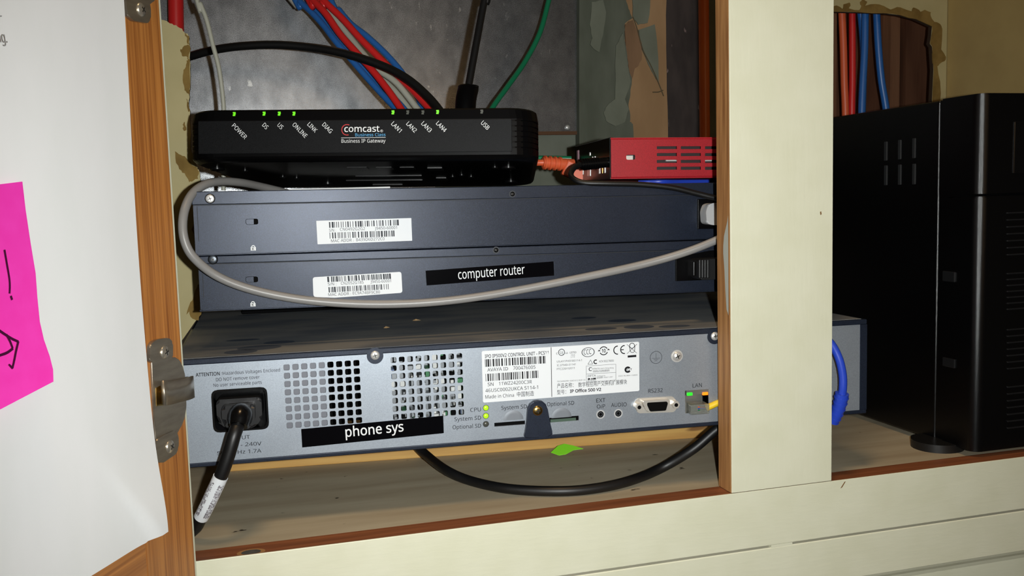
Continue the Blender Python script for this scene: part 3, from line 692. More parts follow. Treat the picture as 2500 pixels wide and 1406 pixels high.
for c in ((1802, 222), (1938, 206)):
    q = UF.L(*z5(*c), sy); k = 0.0011; mb.add([(q.x - k, sy, q.z), (q.x + k, sy, q.z), (q.x, sy, q.z + k)], [(0, 1, 2)])
ring5((2068, 206), 62, 16, 0.95, 1.45, 4.85); ring5((2168, 198), 62, 16, 0.95, 1.45, 4.85); stroke(mb, UF, [z5(2112, 202), z5(2160, 199)], 2.2, sy)
stroke(mb, UF, [z5(2205, 122), z5(2350, 250)], 0.9, sy); stroke(mb, UF, [z5(2352, 118), z5(2208, 258)], 0.9, sy)
stroke(mb, UF, [z5(2240, 150), z5(2262, 232), z5(2312, 228), z5(2322, 142)], 1.2, sy); ring5((2280, 142), 40, 10, 1.0); stroke(mb, UF, [z5(2217, 300), z5(2342, 290)], 5.0, sy)
T('US:AY1PH01BS114-1', (1188, 388), (1550, 366), 28); T('IC:3794D-S1141', (1188, 442), (1460, 426), 28); T('PTC220/10/011', (1188, 496), (1446, 480), 28)
for a, b in (((1638, 412), (1678, 348)), ((1678, 348), (1708, 408)), ((1708, 408), (1638, 412))): stroke(mb, UF, [z5(*a), z5(*b)], 0.9, sy)
ring5((1752, 376), 28, 16, 1.0, 0.9, 5.4); T('ACN 902278850', (1800, 384), (2015, 372), 28)
for a, b in (((1615, 438), (2045, 410)), ((1615, 554), (2046, 530)), ((1618, 670), (2046, 640)), ((1615, 438), (1618, 670)), ((2045, 410), (2046, 640))): stroke(mb, UF, [z5(*a), z5(*b)], 0.6, sy)
T('C', (1650, 508), (1698, 506), 50, 0.02); T('ertified for use in Hong Kong', (1700, 488), (2010, 472), 20); T('经香港认可适用装置使用', (1712, 528), (1950, 514), 24)
T('OFTA', (1636, 600), (1755, 592), 32); T('Certificate No.', (1770, 592), (1895, 586), 16)
stroke(mb, UF, [z5(1638, 626), z5(1672, 624)], 3.4, sy); stroke(mb, UF, [z5(1690, 622), z5(1706, 621)], 3.4, sy); stroke(mb, UF, [z5(1714, 620), z5(1756, 617)], 3.4, sy)
T('电讯管理局', (1770, 622), (1856, 612), 20); T('HK0011 2007', (1870, 612), (2000, 602), 15); T('电讯管理局', (1636, 656), (1756, 648), 20)
q = UF.L(*z5(2220, 488), sy); ring5((2218, 490), 36, 28, 1.05, 0.6, 5.7); T('P', (2182, 512), (2208, 510), 44); T('G', (2212, 514), (2246, 510), 44); T('т', (2250, 500), (2282, 496), 36)
T('POCC RU.0001.11ME83', (2085, 592), (2360, 574), 16); T('TECSWR/IPB1.GAE1612.BSP-10', (1190, 672), (1600, 648), 18)
T('产品名称：', (1190, 756), (1430, 742), 56); T('数字程控用户交换机扩展模块', (1500, 740), (2205, 694), 56); T('型号：', (1190, 846), (1322, 838), 52); T('IP Office 500 V2', (1378, 826), (1832, 798), 44, 0.03)
mb.build('approval_marks', ink, ws)
# status lights
for c, m in ((z4(370, 750), led_y), (z4(370, 818), led_y), (z4(370, 887), led_off)):
    q = Lu(c); mb = MB(); mb.cyl((q.x, q.z), 0.00185, PY - 0.0004, PY + 0.001, n=18, dome=0.0009); mb.build('status_light', m, unit)
    mb = MB(); mb.ring((q.x, q.z), 0.00185, 0.0022, PY - 0.0001); mb.build('light_rim', ink_soft, unit)
# card slots
mb = MB()
for (a, b, c, e, _) in (sdl, sdr): mb.box((a, PY + 0.0012, c), (b, PY + 0.02, e))
mb.build('card_slot', black, unit)
mb = MB(); mb.box((sdr[0] + 0.001, PY + 0.0004, sdr[2]), (sdr[1] - 0.002, PY + 0.003, sdr[3] - 0.0014)); lab(mb.build('memory_card', mat('green_card', (70, 92, 78), 0.5), unit), 'greenish edge of a memory card')
for c, rr, hh in ((z4(604, 858), 0.0072, sdl), (z4(1012, 838), 0.0074, sdr)):  # half-round finger recesses
    q = Lu(c); mb = MB(); n = 20; vs = []; fs = []
    for k in range(5):
        t = k / 4
        for i in range(n + 1):
            a = math.pi * i / n; r_ = rr * (1 - 0.35 * t); vs.append((q.x + r_ * math.cos(a), PY - 0.0001 - 0.0003 * math.sin(t * math.pi / 2), q.z + 0.0006 + r_ * math.sin(a) * 0.95))
    for k in range(4):
        for i in range(n): fs.append((k * (n + 1) + i, k * (n + 1) + i + 1, (k + 1) * (n + 1) + i + 1, (k + 1) * (n + 1) + i))
    fs.append(tuple(4 * (n + 1) + i for i in range(n + 1))); mb.add(vs, fs, 0, False); mb.build('finger_recess', mat('recess_zinc', (128, 134, 142), 0.5, 0.3), unit)
# card bracket
P = [(q.x, q.z) for q in (Lu(z4(*p), -0.0015) for p in [(693, 985), (700, 950), (712, 880), (718, 790), (722, 750), (740, 712), (770, 690), (805, 683), (845, 690), (875, 715), (890, 755), (902, 820), (915, 890), (928, 940), (932, 970), (905, 988), (860, 996), (720, 1006), (700, 1000)])]
mb = MB(); mb.prism(P, -0.0028, 0.0006, 0, 0.0008); br = mb.build('card_bracket', navy, unit)
q = Lu(z4(808, 772), -0.0028); screw(br, (q.x, q.z), 0.0036, brass, d=-0.0028, dome=0.0012, twist=0.1)
# audio jacks
for c in (z4(1343, 805), z4(1493, 797)):
    q = Lu(c); mb = MB(); mb.ring((q.x, q.z), 0.0023, 0.0033, PY - 0.0002); mb.build('jack_rim', lightgrey, unit)
    mb = MB(); mb.cyl((q.x, q.z), 0.0026, PY - 0.0001, PY + 0.001, n=20); mb.ring((q.x, q.z), 0.0011, 0.0016, PY - 0.00015, mi=1); mb.build('audio_jack', [black_gloss, ink_soft], unit)
# serial connector
P4 = lambda pts, d: [(q.x, q.z) for q in (Lu(z4(*p), d) for p in pts)]
mb = MB(); mb.prism(round_poly(P4([(1614, 725), (1655, 668), (1955, 652), (2008, 718), (1968, 786), (1662, 796)], -0.0005), 0.0012), PY - 0.0008, PY + 0.001, 0, 0.0003); sc = mb.build('serial_connector', bright, unit)
mb = MB(); mb.prism(round_poly(P4([(1700, 690), (1925, 678), (1932, 700), (1905, 775), (1735, 783), (1700, 715)], -0.004), 0.0015), -0.004, 0.0, 0, 0.0006); mb.build('connector_shell', bright, sc)
mb = MB(); mb.prism(round_poly(P4([(1738, 706), (1905, 696), (1912, 712), (1895, 772), (1762, 780), (1738, 728)], -0.0046), 0.001), -0.0046, -0.0035)
mb.build('connector_insert', void, sc)
for c in (z4(1660, 738), z4(1972, 718)):
    q = Lu(c, -0.002); mb = MB(); mb.cyl((q.x, q.z), 0.0029, -0.0045, PY, n=6, smooth=False); mb.cyl((q.x, q.z), 0.0014, -0.0047, -0.004, mi=1, n=14); mb.build('jack_post', [bright, void], sc)
# LAN port
mb = MB(); mb.box((lan[0], PY + 0.012, lan[2]), (lan[1], PY + 0.014, lan[3])); mb.box((lan[0], PY + 0.0005, lan[2]), (lan[0] + 0.0012, PY + 0.012, lan[3])); mb.box((lan[0], PY + 0.0005, lan[3] - 0.0036), (lan[1], PY + 0.0095, lan[3])); mb.build('network_port', mat('port_metal', (150, 150, 145), 0.35, 0.7), unit)
for c, m in ((z4(2100, 634), led_g2), (z4(2232, 630), led_o)):
    q = Lu(c); mb = MB(); mb.box((q.x - 0.0021, PY - 0.0003, q.z - 0.0011), (q.x + 0.0021, PY + 0.002, q.z + 0.0011), 0.0003); mb.build('port_light', m, unit)

# battens the unit stands on
BF = Fr((0.17, 0.172, FZ), R(-6.6)); mb = MB(); bh = -0.1707 - FZ - 0.0003
xl = BF.loc(onz(559, 1152, FZ)).x; mb.box((xl, 0, 0), (0.30, 0.040, bh), 0.0008)
o = thing('wood_batten', BF, 'pale pine batten under the silver telephone unit', 'wooden batten'); mb.build('batten', batten_m, o)

# ================================================================== two network switches
def make_switch(F, W_, H_, seam_px, slot, lock, scr, label_first, text_sets, sticker, rnd, name_label, right_screw, sil, rise=0.0):
    t = thing('rack_switch', F, name_label, 'network switch', 'navy rack switches')
    zs = F.L(*seam_px).z
    mb = MB(); sl = F.L(*slot); hw, hh = 0.0039, 0.0018
    mb.box((0.0006, 0.0012, 0), (W_, 0.245, H_ - 0.0006)); mb.box((0, 0.0004, zs + 0.00025), (W_ + 0.0004, 0.245, H_), 0.0005, xf=lambda v: Vector((v.x, v.y, v.z + (rise * v.x / W_ if v.z > (zs + H_) / 2 else 0))))
    panel_holes(mb, 0.0006, W_, 0.0006, zs - 0.0002, [(sl.x - hw, sl.x + hw, sl.z - hh, sl.z + hh, 0.0011)], 0.0009, 0.0)
    mb.box((0.0, 0.0, 0), (0.0022, 0.24, 0.0012), 0.0003); mb.box((0.0022, 0.0, 0.0), (W_, 0.24, 0.0008), 0.0002)
    mb.build('casing', navy, t)
    mb = MB(); mb.box((0.0006, 0.0007, zs - 0.0003), (W_, 0.01, zs + 0.0003)); mb.box((0.003, 0.00055, 0.010), (0.0034, 0.001, zs - 0.001)); mb.build('lid_seam', navy_dark, t)
    mb = MB(); o = round_poly([(sl.x - hw, sl.z - hh), (sl.x + hw, sl.z - hh), (sl.x + hw, sl.z + hh), (sl.x - hw, sl.z + hh)], 0.0013, 4)
    mb.prism([(sl.x + (p[0] - sl.x) * 1.07, sl.z + (p[1] - sl.z) * 1.12) for p in o], 0.0006, 0.0011); mb.prism([(p[0] if p[0] < sl.x + 0.0012 else sl.x + 0.0012, p[1]) for p in o], 0.0004, 0.0007, mi=1)  # lit left and shaded right of the slot's inside are set by colour
    mb.build('lock_slot', [void, navy], t)
    q = F.L(*lock); k = 0.00022; mb = MB(); y = 0.0007
    mb.add([(q.x - 8 * k, y, q.z - 9 * k), (q.x + 8 * k, y, q.z - 9 * k), (q.x + 8 * k, y, q.z + 2 * k), (q.x - 8 * k, y, q.z + 2 * k)], [(0, 1, 2, 3)]); mb.ring((q.x, q.z + 2 * k), 3.4 * k, 6 * k, y, a0=0, a1=math.pi)
    il = mb.build('lock_symbol', ink_white, t)
    mb = MB(); vs, fs = glyphs('K', 0.02); mb.add([(q.x + (v.x * 1.05 - 0.40) * 11 * k, y - 0.0002, q.z - 7.6 * k + v.y * 11 * k) for v in vs], fs); mb.build('lettering', navy_dark, il)
    a = F.L(*scr); mb = MB(); mb.cyl((a.x, a.z), 0.0034, 0.0001, 0.001, n=20); mb.build('screw_recess', void, t); screw(t, (a.x, a.z), 0.0029, chrome if sil else mat('dark_screw', (90, 96, 104), 0.35, 0.7), d=0.0001, dome=0.0006)
    a = F.L(*right_screw); mb = MB(); mb.cyl((a.x, a.z), 0.0026, 0.0001, 0.001, n=20); mb.build('screw_recess', mat('dark_hole', (34, 38, 46), 0.5), t); screw(t, (a.x, a.z), 0.0017, black, d=0.0002, dome=0.0004)
    mb = MB(); quad(mb, F, sticker, 0.0004, thick=0.0004, rnd=rnd); st = mb.build('serial_sticker', white, t); lab(st, 'white barcode sticker')
    mb = MB(); text_sets(mb, F); mb.build('lettering', ink_soft, st)
    return t
z1 = zoom(440, 430, 0.264)
SU = Fr((-0.0397, 0.0875, -0.0322), R(-2.26), R(-0.44))
def su_text(mb, F):
    d = 0.00025
    bars(mb, F, z1(1375, 424), z1(2020, 402), z1(1378, 478), 108, d); bars(mb, F, z1(1380, 522), z1(1980, 502), z1(1383, 578), 104, d)
    for s, a, b in (('S/N :', (1378, 514), (1440, 512)), ('CN0492G2G2', (1478, 506), (1710, 498)), ('J9450-60001', (1800, 496), (2005, 488)), ('MAC ADDR :', (1395, 612), (1605, 604)), ('B439D6D272C0', (1628, 602), (1890, 592))): text(mb, F, s, z1(*a), z1(*b), 27 * 0.264, d)
make_switch(SU, 0.452, 0.0438, z1(1200, 248), z1(663, 421), z1(675, 662), z1(275, 208), True, su_text,
            [z1(1258, 413), z1(2137, 387), z1(2145, 597), z1(1270, 630)], 0.0004, 'upper of the two navy rack switches, under the black gateway', z2(785, 230), True)
O2 = WORLD.L(487, 761, 0.094); q2 = None
def slope_for(F0, px, py):                  # tilt so that the bottom edge passes through the pixel
    p = F0.L(px, py); return math.atan2(p.z, p.x)
F0 = Fr(O2, R(-4.0)); SL = Fr(O2, R(-4.0), slope_for(F0, 1740, 712))
def sl_text(mb, F):
    d = 0.00025
    bars(mb, F, z1(1358, 930), z1(1952, 900), z1(1362, 980), 104, d); bars(mb, F, z1(1370, 1026), z1(1930, 996), z1(1374, 1076), 102, d)
    for s, a, b in (('S/N :', (1366, 1012), (1445, 1008)), ('CN2052G185', (1486, 1004), (1696, 994)), ('J9450-60001', (1760, 990), (1950, 980)), ('MAC ADDR :', (1370, 1110), (1580, 1098)), ('EC9A74BF9C80', (1596, 1096), (1848, 1084))): text(mb, F, s, z1(*a), z1(*b), 27 * 0.264, d)
g0, g1 = (min(SL.loc(SU.W((x, y, 0))).z for y in (0.0, 0.24)) - 0.0006 for x in (0.0, 0.45)); hL = g0; print('lower switch height', g0, g1)
sw2 = make_switch(SL, 0.448, hL, z2(0, 721), z1(662, 956), z1(672, 1180), z1(302, 770), False, sl_text,
            [z1(1225, 935), z1(2045, 884), z1(2055, 1078), z1(1430, 1124), z1(1232, 1116)], 0.0018, 'lower navy rack switch with the black tape reading "computer router"', z2(660, 658), False, rise=g1 - g0)
mb = MB(); quad(mb, SL, [z2(122, 815), z2(1098, 744), z2(1103, 852), z2(130, 928)], 0.0004, thick=0.0004)
tl = mb.build('label_tape', tape_black, sw2); lab(tl, 'black tape label reading computer router')
mb = MB(); text(mb, SL, 'computer router', z2(372, 880), z2(880, 838), 70 * 0.32, 0.0002, 0.006); mb.build('lettering', ink_white, tl)
# sockets at the right ends
z6 = zoom(1660, 460, 0.185)
def socket(F, par, pts, d0=-0.0012):
    mb = MB(); mb.prism([(q.x, q.z) for q in (F.L(*z6(*p), 0.0) for p in pts)], d0, 0.002, 0, 0.0003); return mb.build('power_socket', black, par)
sw1 = [o for o in COL.objects if o.name == 'rack_switch'][0]
socket(SU, sw1, [(232, 140), (760, 128), (760, 528), (230, 535)])
socket(SL, sw2, [(-62, 915), (390, 820), (760, 800), (760, 1190), (-60, 1222)])
def plug(F, pts, name, m, label, extra=None, depth=0.018):
    P = [(q.x, q.z) for q in (F.L(*p, -0.006) for p in pts)]
    x0 = min(p[0] for p in P); x1 = max(p[0] for p in P); z0 = min(p[1] for p in P); z1_ = max(p[1] for p in P)
    mb = MB(); mb.prism(round_poly(P, 0.003), -depth, -0.0014, 0, 0.0015)
    t = thing(name, Fr(F.W((x0, 0, z0)), 0), label, 'power plug'); M = F
    o = mb.build('plug_body', m, None); o.parent = t; o.matrix_local = t.matrix_world.inverted() @ F.M()
    if extra: extra(o, F, P)
    return t
plug(SU, [z6(298, 300), z6(330, 215), z6(380, 195), z6(640, 190), z6(640, 480), z6(380, 482), z6(310, 460)], 'power_plug', lightgrey, 'pale grey power plug in the upper switch, at the centre stile', depth=0.012)
def ribs(o, F, P):
    mb = MB(); zc = (P[0][1] + P[1][1]) / 2
    for k in range(4):
        a = F.L(*z6(245 + 36 * k, 1060), -0.018); mb.box((a.x, -0.0192, a.z - 0.007), (a.x + 0.0022, -0.017, a.z + 0.007), 0.0005)
    mb.build('grip_ribs', rubber, o)
    a, b = F.L(*z6(178, 965), -0.0185), F.L(*z6(215, 1150), -0.0185); mb = MB(); mb.box((a.x, -0.019, b.z), (b.x, -0.0175, a.z), 0.0004); mb.build('shiny_edge', black_gloss, o)
plug(SL, [z6(165, 925), z6(640, 905), z6(640, 1180), z6(165, 1190)], 'power_plug', rubber, 'ribbed black power plug in the lower switch, below the pale grey plug', ribs)
# added black strip: carries the switches and stands in for the shadow line below
mb = MB(); zt = min(SL.W((x, 0.20, 0)).z for x in (0, 0.4)) - 0.0003
SB = Fr(UF.W((0.012, 0.245, UH + 0.0003)), R(-4.0)); 
mb.box((0, 0, 0), (0.40, 0.03, SL.W((0, 0.2, 0)).z - SB.O.z - 0.004), 0.001); o = thing('shade_strip', SB, 'added dark strip for the shadow line under the back of the lower switch', 'shade strip'); mb.build('strip', mat('strip_shade', (10, 10, 11), 0.9, spec=0.1), o)

# ================================================================== gateway modem
gd = 0.635
gO = CAM + ray(450, 384) * gd
GF = Fr(gO, R(-15.6), R(-1.2), R(-5.0))
gw = GF.L(1317, 384).x; gt = GF.L(880, 292).z; gz = GF.L(880, 265).z; GDp = 0.185
gate = thing('internet_gateway', GF, 'black internet gateway with green lights and white lettering, tilted on the upper switch', 'modem')
def rr_outline(x0, x1, y0, y1, r, groove=0.0, n=7):
    pts = []
    for cx, cy, a0 in ((x1 - r, y0 + r, -90), (x1 - r, y1 - r, 0), (x0 + r, y1 - r, 90), (x0 + r, y0 + r, 180)):
        for i in range(n + 1):
            a = R(a0 + 90 * i / n); rr = r - groove * (1 if True else 0); pts.append((cx + rr * math.cos(a) , cy + rr * math.sin(a)))
    return pts
lev = [(-0.0032, 0.006, 0.0), (-0.0026, 0.0035, 0.0), (-0.0012, 0.0012, 0.0), (0.0002, 0, 0.0)]
nr = 6; rz0, rz1 = 0.0022, gt - 0.0006; st = (rz1 - rz0) / nr
for k in range(nr):
    z = rz0 + k * st; lev += [(z, 0, 0.0), (z + st * 0.68, 0, 0.0), (z + st * 0.70, 0, 0.0013), (z + st * 0.92, 0, 0.0013), (z + st * 0.94, 0, 0.0)]
lev += [(gt, 0, 0.0), (gz - 0.0012, 0.0018, 0.0), (gz, 0.004, 0.0)]
mb = MB(); rings = []; BR_ = 0.020
for (z, ins, gr) in lev:
    pts = rr_outline(ins * 0.6, gw - ins * 0.6, ins * (0.5 if z > 0 else 1.0), GDp - ins, BR_, 0)
    if gr: pts = [(x + (gr if x < BR_ else -gr if x > gw - BR_ else 0), y) for x, y in pts]
    rings.append([(x, y, z) for x, y in pts])
n = len(rings[0]); vs = [p for r_ in rings for p in r_]; fs = []
for k in range(len(rings) - 1):
    for i in range(n): fs.append((k * n + i, k * n + (i + 1) % n, (k + 1) * n + (i + 1) % n, (k + 1) * n + i))
fs.append(tuple(range(n))[::-1]); fs.append(tuple((len(rings) - 1) * n + i for i in range(n)))
mb.add(vs, fs); mb.build('body', black, gate)
fx0, fx1 = GF.L(484, 330).x, GF.L(1250, 330).x
mb = MB(); mb.box((fx0, -0.0004, 0.0022), (fx1, 0.001, gt - 0.0002), 0.0003); fpn = mb.build('front_panel', black_fleck, gate)
# underside details: feet, screw bosses, label recess
zb_ = -0.0032
def under(px, py): # point on the underside plane
    r_ = ray(px, py); P0 = GF.W((0, 0, zb_)); t = (P0 - CAM).dot(GF.Z) / r_.dot(GF.Z); return GF.loc(CAM + r_ * t)
def knob(p, r_, h, name):
    mb = MB(); mb.cyl((0, 0), r_, -h * 0.5, 0.0005, n=20, dome=h * 0.5, xf=lambda v: Vector((p.x + v.x, p.y + v.z, zb_ + v.y))); mb.build(name, black_gloss, gate)
for px, py in ((530, 411), (1241, 408)): knob(under(px, py), 0.0055, 0.0022, 'foot')
for px, py in ((800, 447), (1247, 442)): knob(under(px, py), 0.0055, 0.0024, 'foot')
for px, py in ((598, 415), (690, 430), (724, 433), (1105, 430), (1127, 426), (1150, 430), (1208, 407)): knob(under(px, py), 0.0024, 0.0018, 'screw_boss')
def strip(x0, y0, x1, y1, w_, h):
    a, b = under(x0, y0), under(x1, y1); mb = MB(); mb.box((a.x, a.y - w_, zb_ - h), (b.x, a.y + w_, zb_ + 0.0005), 0.0002); mb.build('underside_rib', mat('underside_black', (18, 18, 20), 0.35), gate)
for q in ((868, 429, 1032, 430, 0.0012, 0.0008), (845, 440, 1034, 441, 0.0012, 0.0008), (910, 450, 985, 451, 0.0015, 0.001), (850, 410, 900, 411, 0.006, 0.0006), (920, 410, 960, 411, 0.006, 0.0006), (978, 410, 1014, 411, 0.006, 0.0006), (1045, 412, 1082, 413, 0.008, 0.0008), (1066, 436, 1092, 437, 0.008, 0.0008)): strip(*q)
zg = zoom(420, 200, 0.2561); zg2 = zoom(880, 200, 0.2561)
mb = MB()
def dg(s, x, y, ln, z=zg): text(mb, GF, s, z(x, y), z(x + ln, y + ln * 1.02), 12, -0.0006, 0.004, up=(7.2, -7.6))
for s, x, y, ln in (('POWER', 568, 422, 124), ('DS', 857, 416, 38), ('US', 1000, 416, 38), ('ONLINE', 1144, 412, 122), ('LINK', 1287, 410, 74), ('DIAG', 1428, 412, 78)): dg(s, x, y, ln)
for s, x, y, ln in (('LAN1', 290, 404, 80), ('LAN2', 434, 404, 80), ('LAN3', 577, 402, 80), ('LAN4', 718, 400, 80), ('USB', 1145, 396, 62)): dg(s, x, y, ln, zg2)
text(mb, GF, 'comcast', zg(1642, 476), zg(1978, 474), 60 * 0.2561, -0.0006, 0.012); text(mb, GF, '®', zg(1985, 480), zg(2012, 480), 26 * 0.2561, -0.0006)
text(mb, GF, 'Business IP Gateway', zg(1615, 580), zg(2035, 577), 34 * 0.2561, -0.0006); stroke(mb, GF, [zg(1612, 533), zg(2036, 529)], 1.1, -0.0006)
mb.build('lettering', ink_white, fpn)
mb = MB(); text(mb, GF, 'Business Class', zg(1746, 520), zg(2035, 517), 30 * 0.2561, -0.0006, 0.01); mb.build('lettering', ink_blue, fpn)
mb = MB(); q = GF.L(*zg(1668, 456), -0.0006); k = 0.2561 / FPX * gd; mb.ring((q.x, q.z), 46 * k, 54 * k, -0.0005, a0=1.1, a1=5.0); mb.build('logo_arc', ink_red, fpn)
for px, py, on in ((571, 278, 1), (644, 277, 1), (681, 277, 1), (717, 277, 1), (959, 274, 1), (995, 274, 0), (1032, 274, 0), (1068, 273, 1), (1176, 272, 0)):
    q = GF.L(px, py, -0.0002); mb = MB(); mb.box((q.x - 0.0009, 0.0001, q.z - 0.0014), (q.x + 0.0008, 0.004, q.z - 0.0003)); mb.box((q.x - 0.0004, 0.0003, q.z - 0.0003), (q.x + 0.0011, 0.004, q.z + 0.0003)); mb.box((q.x - 0.0009, 0.0004, q.z + 0.0003), (q.x + 0.0010, 0.004, q.z + 0.0014)); mb.build('indicator_light', led_g if on else led_off, gate)
# white sheet lying on the switch under the gateway
mb = MB(); SP = Fr(SU.W((0.06, 0.10, 0.0440)), R(-6)); mb.box((0, 0, 0), (0.085, 0.09, 0.0022), 0.0003); o = thing('folded_paper', SP, 'white folded paper lying on the upper switch under the gateway', 'paper'); mb.build('sheet', paper_m, o)

# ================================================================== red firewall box
rO = SU.W((0.0, 0, 0.0)); rp = WORLD.L(1492, 437, 0.095)
RF = Fr(rp, R(-6.0), R(-0.7)); rw, rh = 0.16, RF.L(1492, 336).z; rd = 0.115
red = thing('firewall_box', RF, 'small red metal box with vent slots, on the upper switch beside the stile', 'network device')
zR = zoom(1360, 320, 0.16); vh = []
for cx in ((1522, 1830), (1888, 2195), (2258, 2565)):
    for cy in ((232, 274), (336, 380), (440, 484), (544, 588)):
        a, b = RF.L(*zR(cx[0], cy[0])), RF.L(*zR(cx[1], cy[1])); vh.append((a.x, b.x, b.z, a.z, 0.0003))
a, b = RF.L(*zR(1055, 362)), RF.L(*zR(1195, 436)); vh.append((a.x, b.x, b.z, a.z, 0.0014))
mb = MB(); e = 0.0016
panel_holes(mb, e, rw, e, rh - e, vh, 0, 0.001)
mb.prism([(0, 0), (0, 0)], 0, 0) if False else None
mb.box((0, 0.0006, rh - 0.0012), (rw, rd, rh)); mb.box((0, 0.0006, 0), (rw, rd, 0.0012)); mb.box((0.0, rd - 0.001, 0), (rw, rd, rh))
for (z0, z1_, ya, yb) in ((rh - e, rh, 0, 0.0009), (e, 0.0, 0, 0.0009)): mb.add([(0, ya, z0), (rw, ya, z0), (rw, yb, z1_), (0, yb, z1_)], [(0, 1, 2, 3)] if z0 < z1_ else [(3, 2, 1, 0)])
mb.add([(0.0, 0, e), (e, 0, e), (e, 0, rh - e), (0, 0, rh - e)], [(0, 1, 2, 3)]); mb.box((rw - 0.001, 0.001, 0), (rw, rd, rh))
mb.build('casing', red_box_m, red)
mb = MB(); mb.box((0.006, 0.010, 0.002), (rw - 0.004, 0.012, rh - 0.002)); mb.build('inner_shield', mat('inner_dark', (46, 34, 34), 0.5), red)
mb = MB(); q = RF.L(*zR(1110, 405), 0.005); mb.box((q.x - 0.0035, 0.004, q.z - 0.003), (q.x + 0.0022, 0.006, q.z + 0.0015)); mb.build('bright_tab', chrome, red)
for cx in (1755, 2290): q = RF.L(*zR(cx, 448), 0.004); mb = MB(); mb.box((q.x - 0.005, 0.004, q.z - 0.0006), (q.x + 0.004, 0.006, q.z + 0.0006)); mb.build('bright_tab', chrome, red)
mb = MB(); mb.box((-0.0007, 0.0012, -0.0003), (0.0025, rd + 0.0003, rh + 0.0003), 0.0004); end = mb.build('end_panel', black_gloss, red)
mb = MB()
for y, z, a, b, mi in ((0.085, 0.006, 0.016, 0.012, 0), (0.060, 0.004, 0.010, 0.008, 0), (0.030, 0.005, 0.004, 0.006, 0), (0.022, 0.005, 0.003, 0.006, 1), (0.014, 0.005, 0.002, 0.007, 0), (0.060, 0.021, 0.003, 0.003, 0), (0.052, 0.018, 0.002, 0.002, 0), (0.044, 0.018, 0.002, 0.002, 0), (0.100, 0.016, 0.006, 0.012, 2)):
    mb.box((-0.0012, y, z), (0.0000, y + a, z + b), 0.0003, mi=mi)
mb.build('port_contacts', [chrome, brass, mat('pinkish_sticker', (190, 150, 160), 0.6)], end)
def cable(name, pts, r, m, label, cat='cable', group=None, per=10, origin=None):
    P = [Vector(p) if len(p) == 3 and isinstance(p, Vector) else CAM + ray(p[0], p[1]) * ((p[2] + D) / ray(p[0], p[1]).y) for p in pts]
    d_ = (P[0] - P[1]).normalized()
    if d_.z > 0.3 and P[0].z > 0.10: P.insert(0, P[0] + d_ * ((0.43 - P[0].z) / d_.z) * 0.6 + Vector((0, 0, (0.43 - P[0].z) * 0.4)))
    mb = MB(); mb.tube(P, r, n=14, per=per); o = mb.build(name, m, None, origin=P[0]); return tag(o, label, cat, group), P
# black power plug and lead of the red box
cpl, P = cable('power_cable', [(1494, 395, 0.103), (1470, 398, 0.104), (1440, 400, 0.104), (1418, 402, 0.104), (1402, 410, 0.100), (1394, 424, 0.094), (1400, 436, 0.085), (1425, 446, 0.079), (1480, 448, 0.074), (1560, 450, 0.070), (1640, 458, 0.066), (1700, 472, 0.063), (1745, 483, 0.060), (1800, 494, 0.058)], 0.0021, rubber, 'thin black power cord curling from the red box along the upper switch')
mb = MB(); a, b = P[0] - P[0], P[3] - P[0]; mb.tube([a, a * 0.5 + b * 0.5, b], (0.0042, 0.0036), n=16, per=3)
for k in range(7): q = b * (0.45 + k * 0.075); mb.tube([q - b.normalized() * 0.0005, q + b.normalized() * 0.0005], 0.0046, n=16)
mb.build('plug', black, cpl)
# orange network plug behind
ocb, P = cable('network_cable', [(1230, 400, 0.20), (1290, 398, 0.195), (1330, 397, 0.19), (1368, 400, 0.19)], 0.0028, orange_cab, 'orange network cable plugged in between the gateway and red box', group=None)
mb = MB(); d0 = (P[3] - P[2]).normalized()
mb.tube([P[3] - P[0] - d0 * 0.016, P[3] - P[0], P[3] - P[0] + d0 * 0.012], (0.0048, 0.0052), n=12, per=3)
for k in range(4): q = P[3] - P[0] - d0 * (0.015 - 0.0045 * k); mb.tube([q, q + d0 * 0.0018], 0.0062, n=12)
mb.build('strain_relief', orange_cab, ocb)
mb = MB(); F_ = Fr(P[3], math.atan2(d0.y, d0.x) - 0.2, -0.45); mb.box((0.004, -0.005, -0.008), (0.026, 0.006, 0.006), 0.0015); o = mb.build('connector_boot', orange_cab, None); o.parent = ocb; o.matrix_local = Matrix.Translation(-P[0]) @ F_.M()
cable('network_cable', [(1250, 390, 0.215), (1310, 386, 0.212), (1345, 386, 0.21), (1395, 387, 0.205)], 0.0022, green_cab, 'green cable hidden behind the orange plug beside the gateway')
cable('network_cable', [(1560, 446, 0.16), (1585, 444, 0.155), (1620, 443, 0.15), (1660, 444, 0.155), (1745, 443, 0.16)], 0.0030, blue2_cab, 'blue cable under the red box on the upper switch')

# ================================================================== cables in the wall opening
zC = zoom(420, 0, 0.332)
def zc(pts, ys):
    n = len(pts); return [(*zC(*p), ys[0] + (ys[1] - ys[0]) * i / (n - 1)) for i, p in enumerate(pts)]
G = 'network cables bundled behind the gateway'
cable('network_cable', zc([(860, -90), (945, 15), (1030, 95), (1120, 195), (1200, 300), (1320, 440), (1450, 590), (1560, 710), (1640, 795), (1700, 880)], (0.37, 0.27)), 0.0030, blue_cab, 'blue network cable, leftmost in the bundle behind the gateway', group=G)
cable('network_cable', zc([(905, -80), (985, 10), (1060, 85), (1150, 180), (1230, 300), (1330, 420), (1470, 560), (1590, 680), (1700, 795), (1760, 880)], (0.385, 0.285)), 0.0030, blue_cab, 'blue network cable right below the left red one in the bundle', group=G)
cable('network_cable', zc([(960, -90), (1035, 0), (1130, 100), (1235, 250), (1350, 380), (1480, 525), (1590, 665), (1680, 795), (1730, 880)], (0.355, 0.255)), 0.0033, red_cab, 'left red network cable of the bundle behind the gateway', group=G)
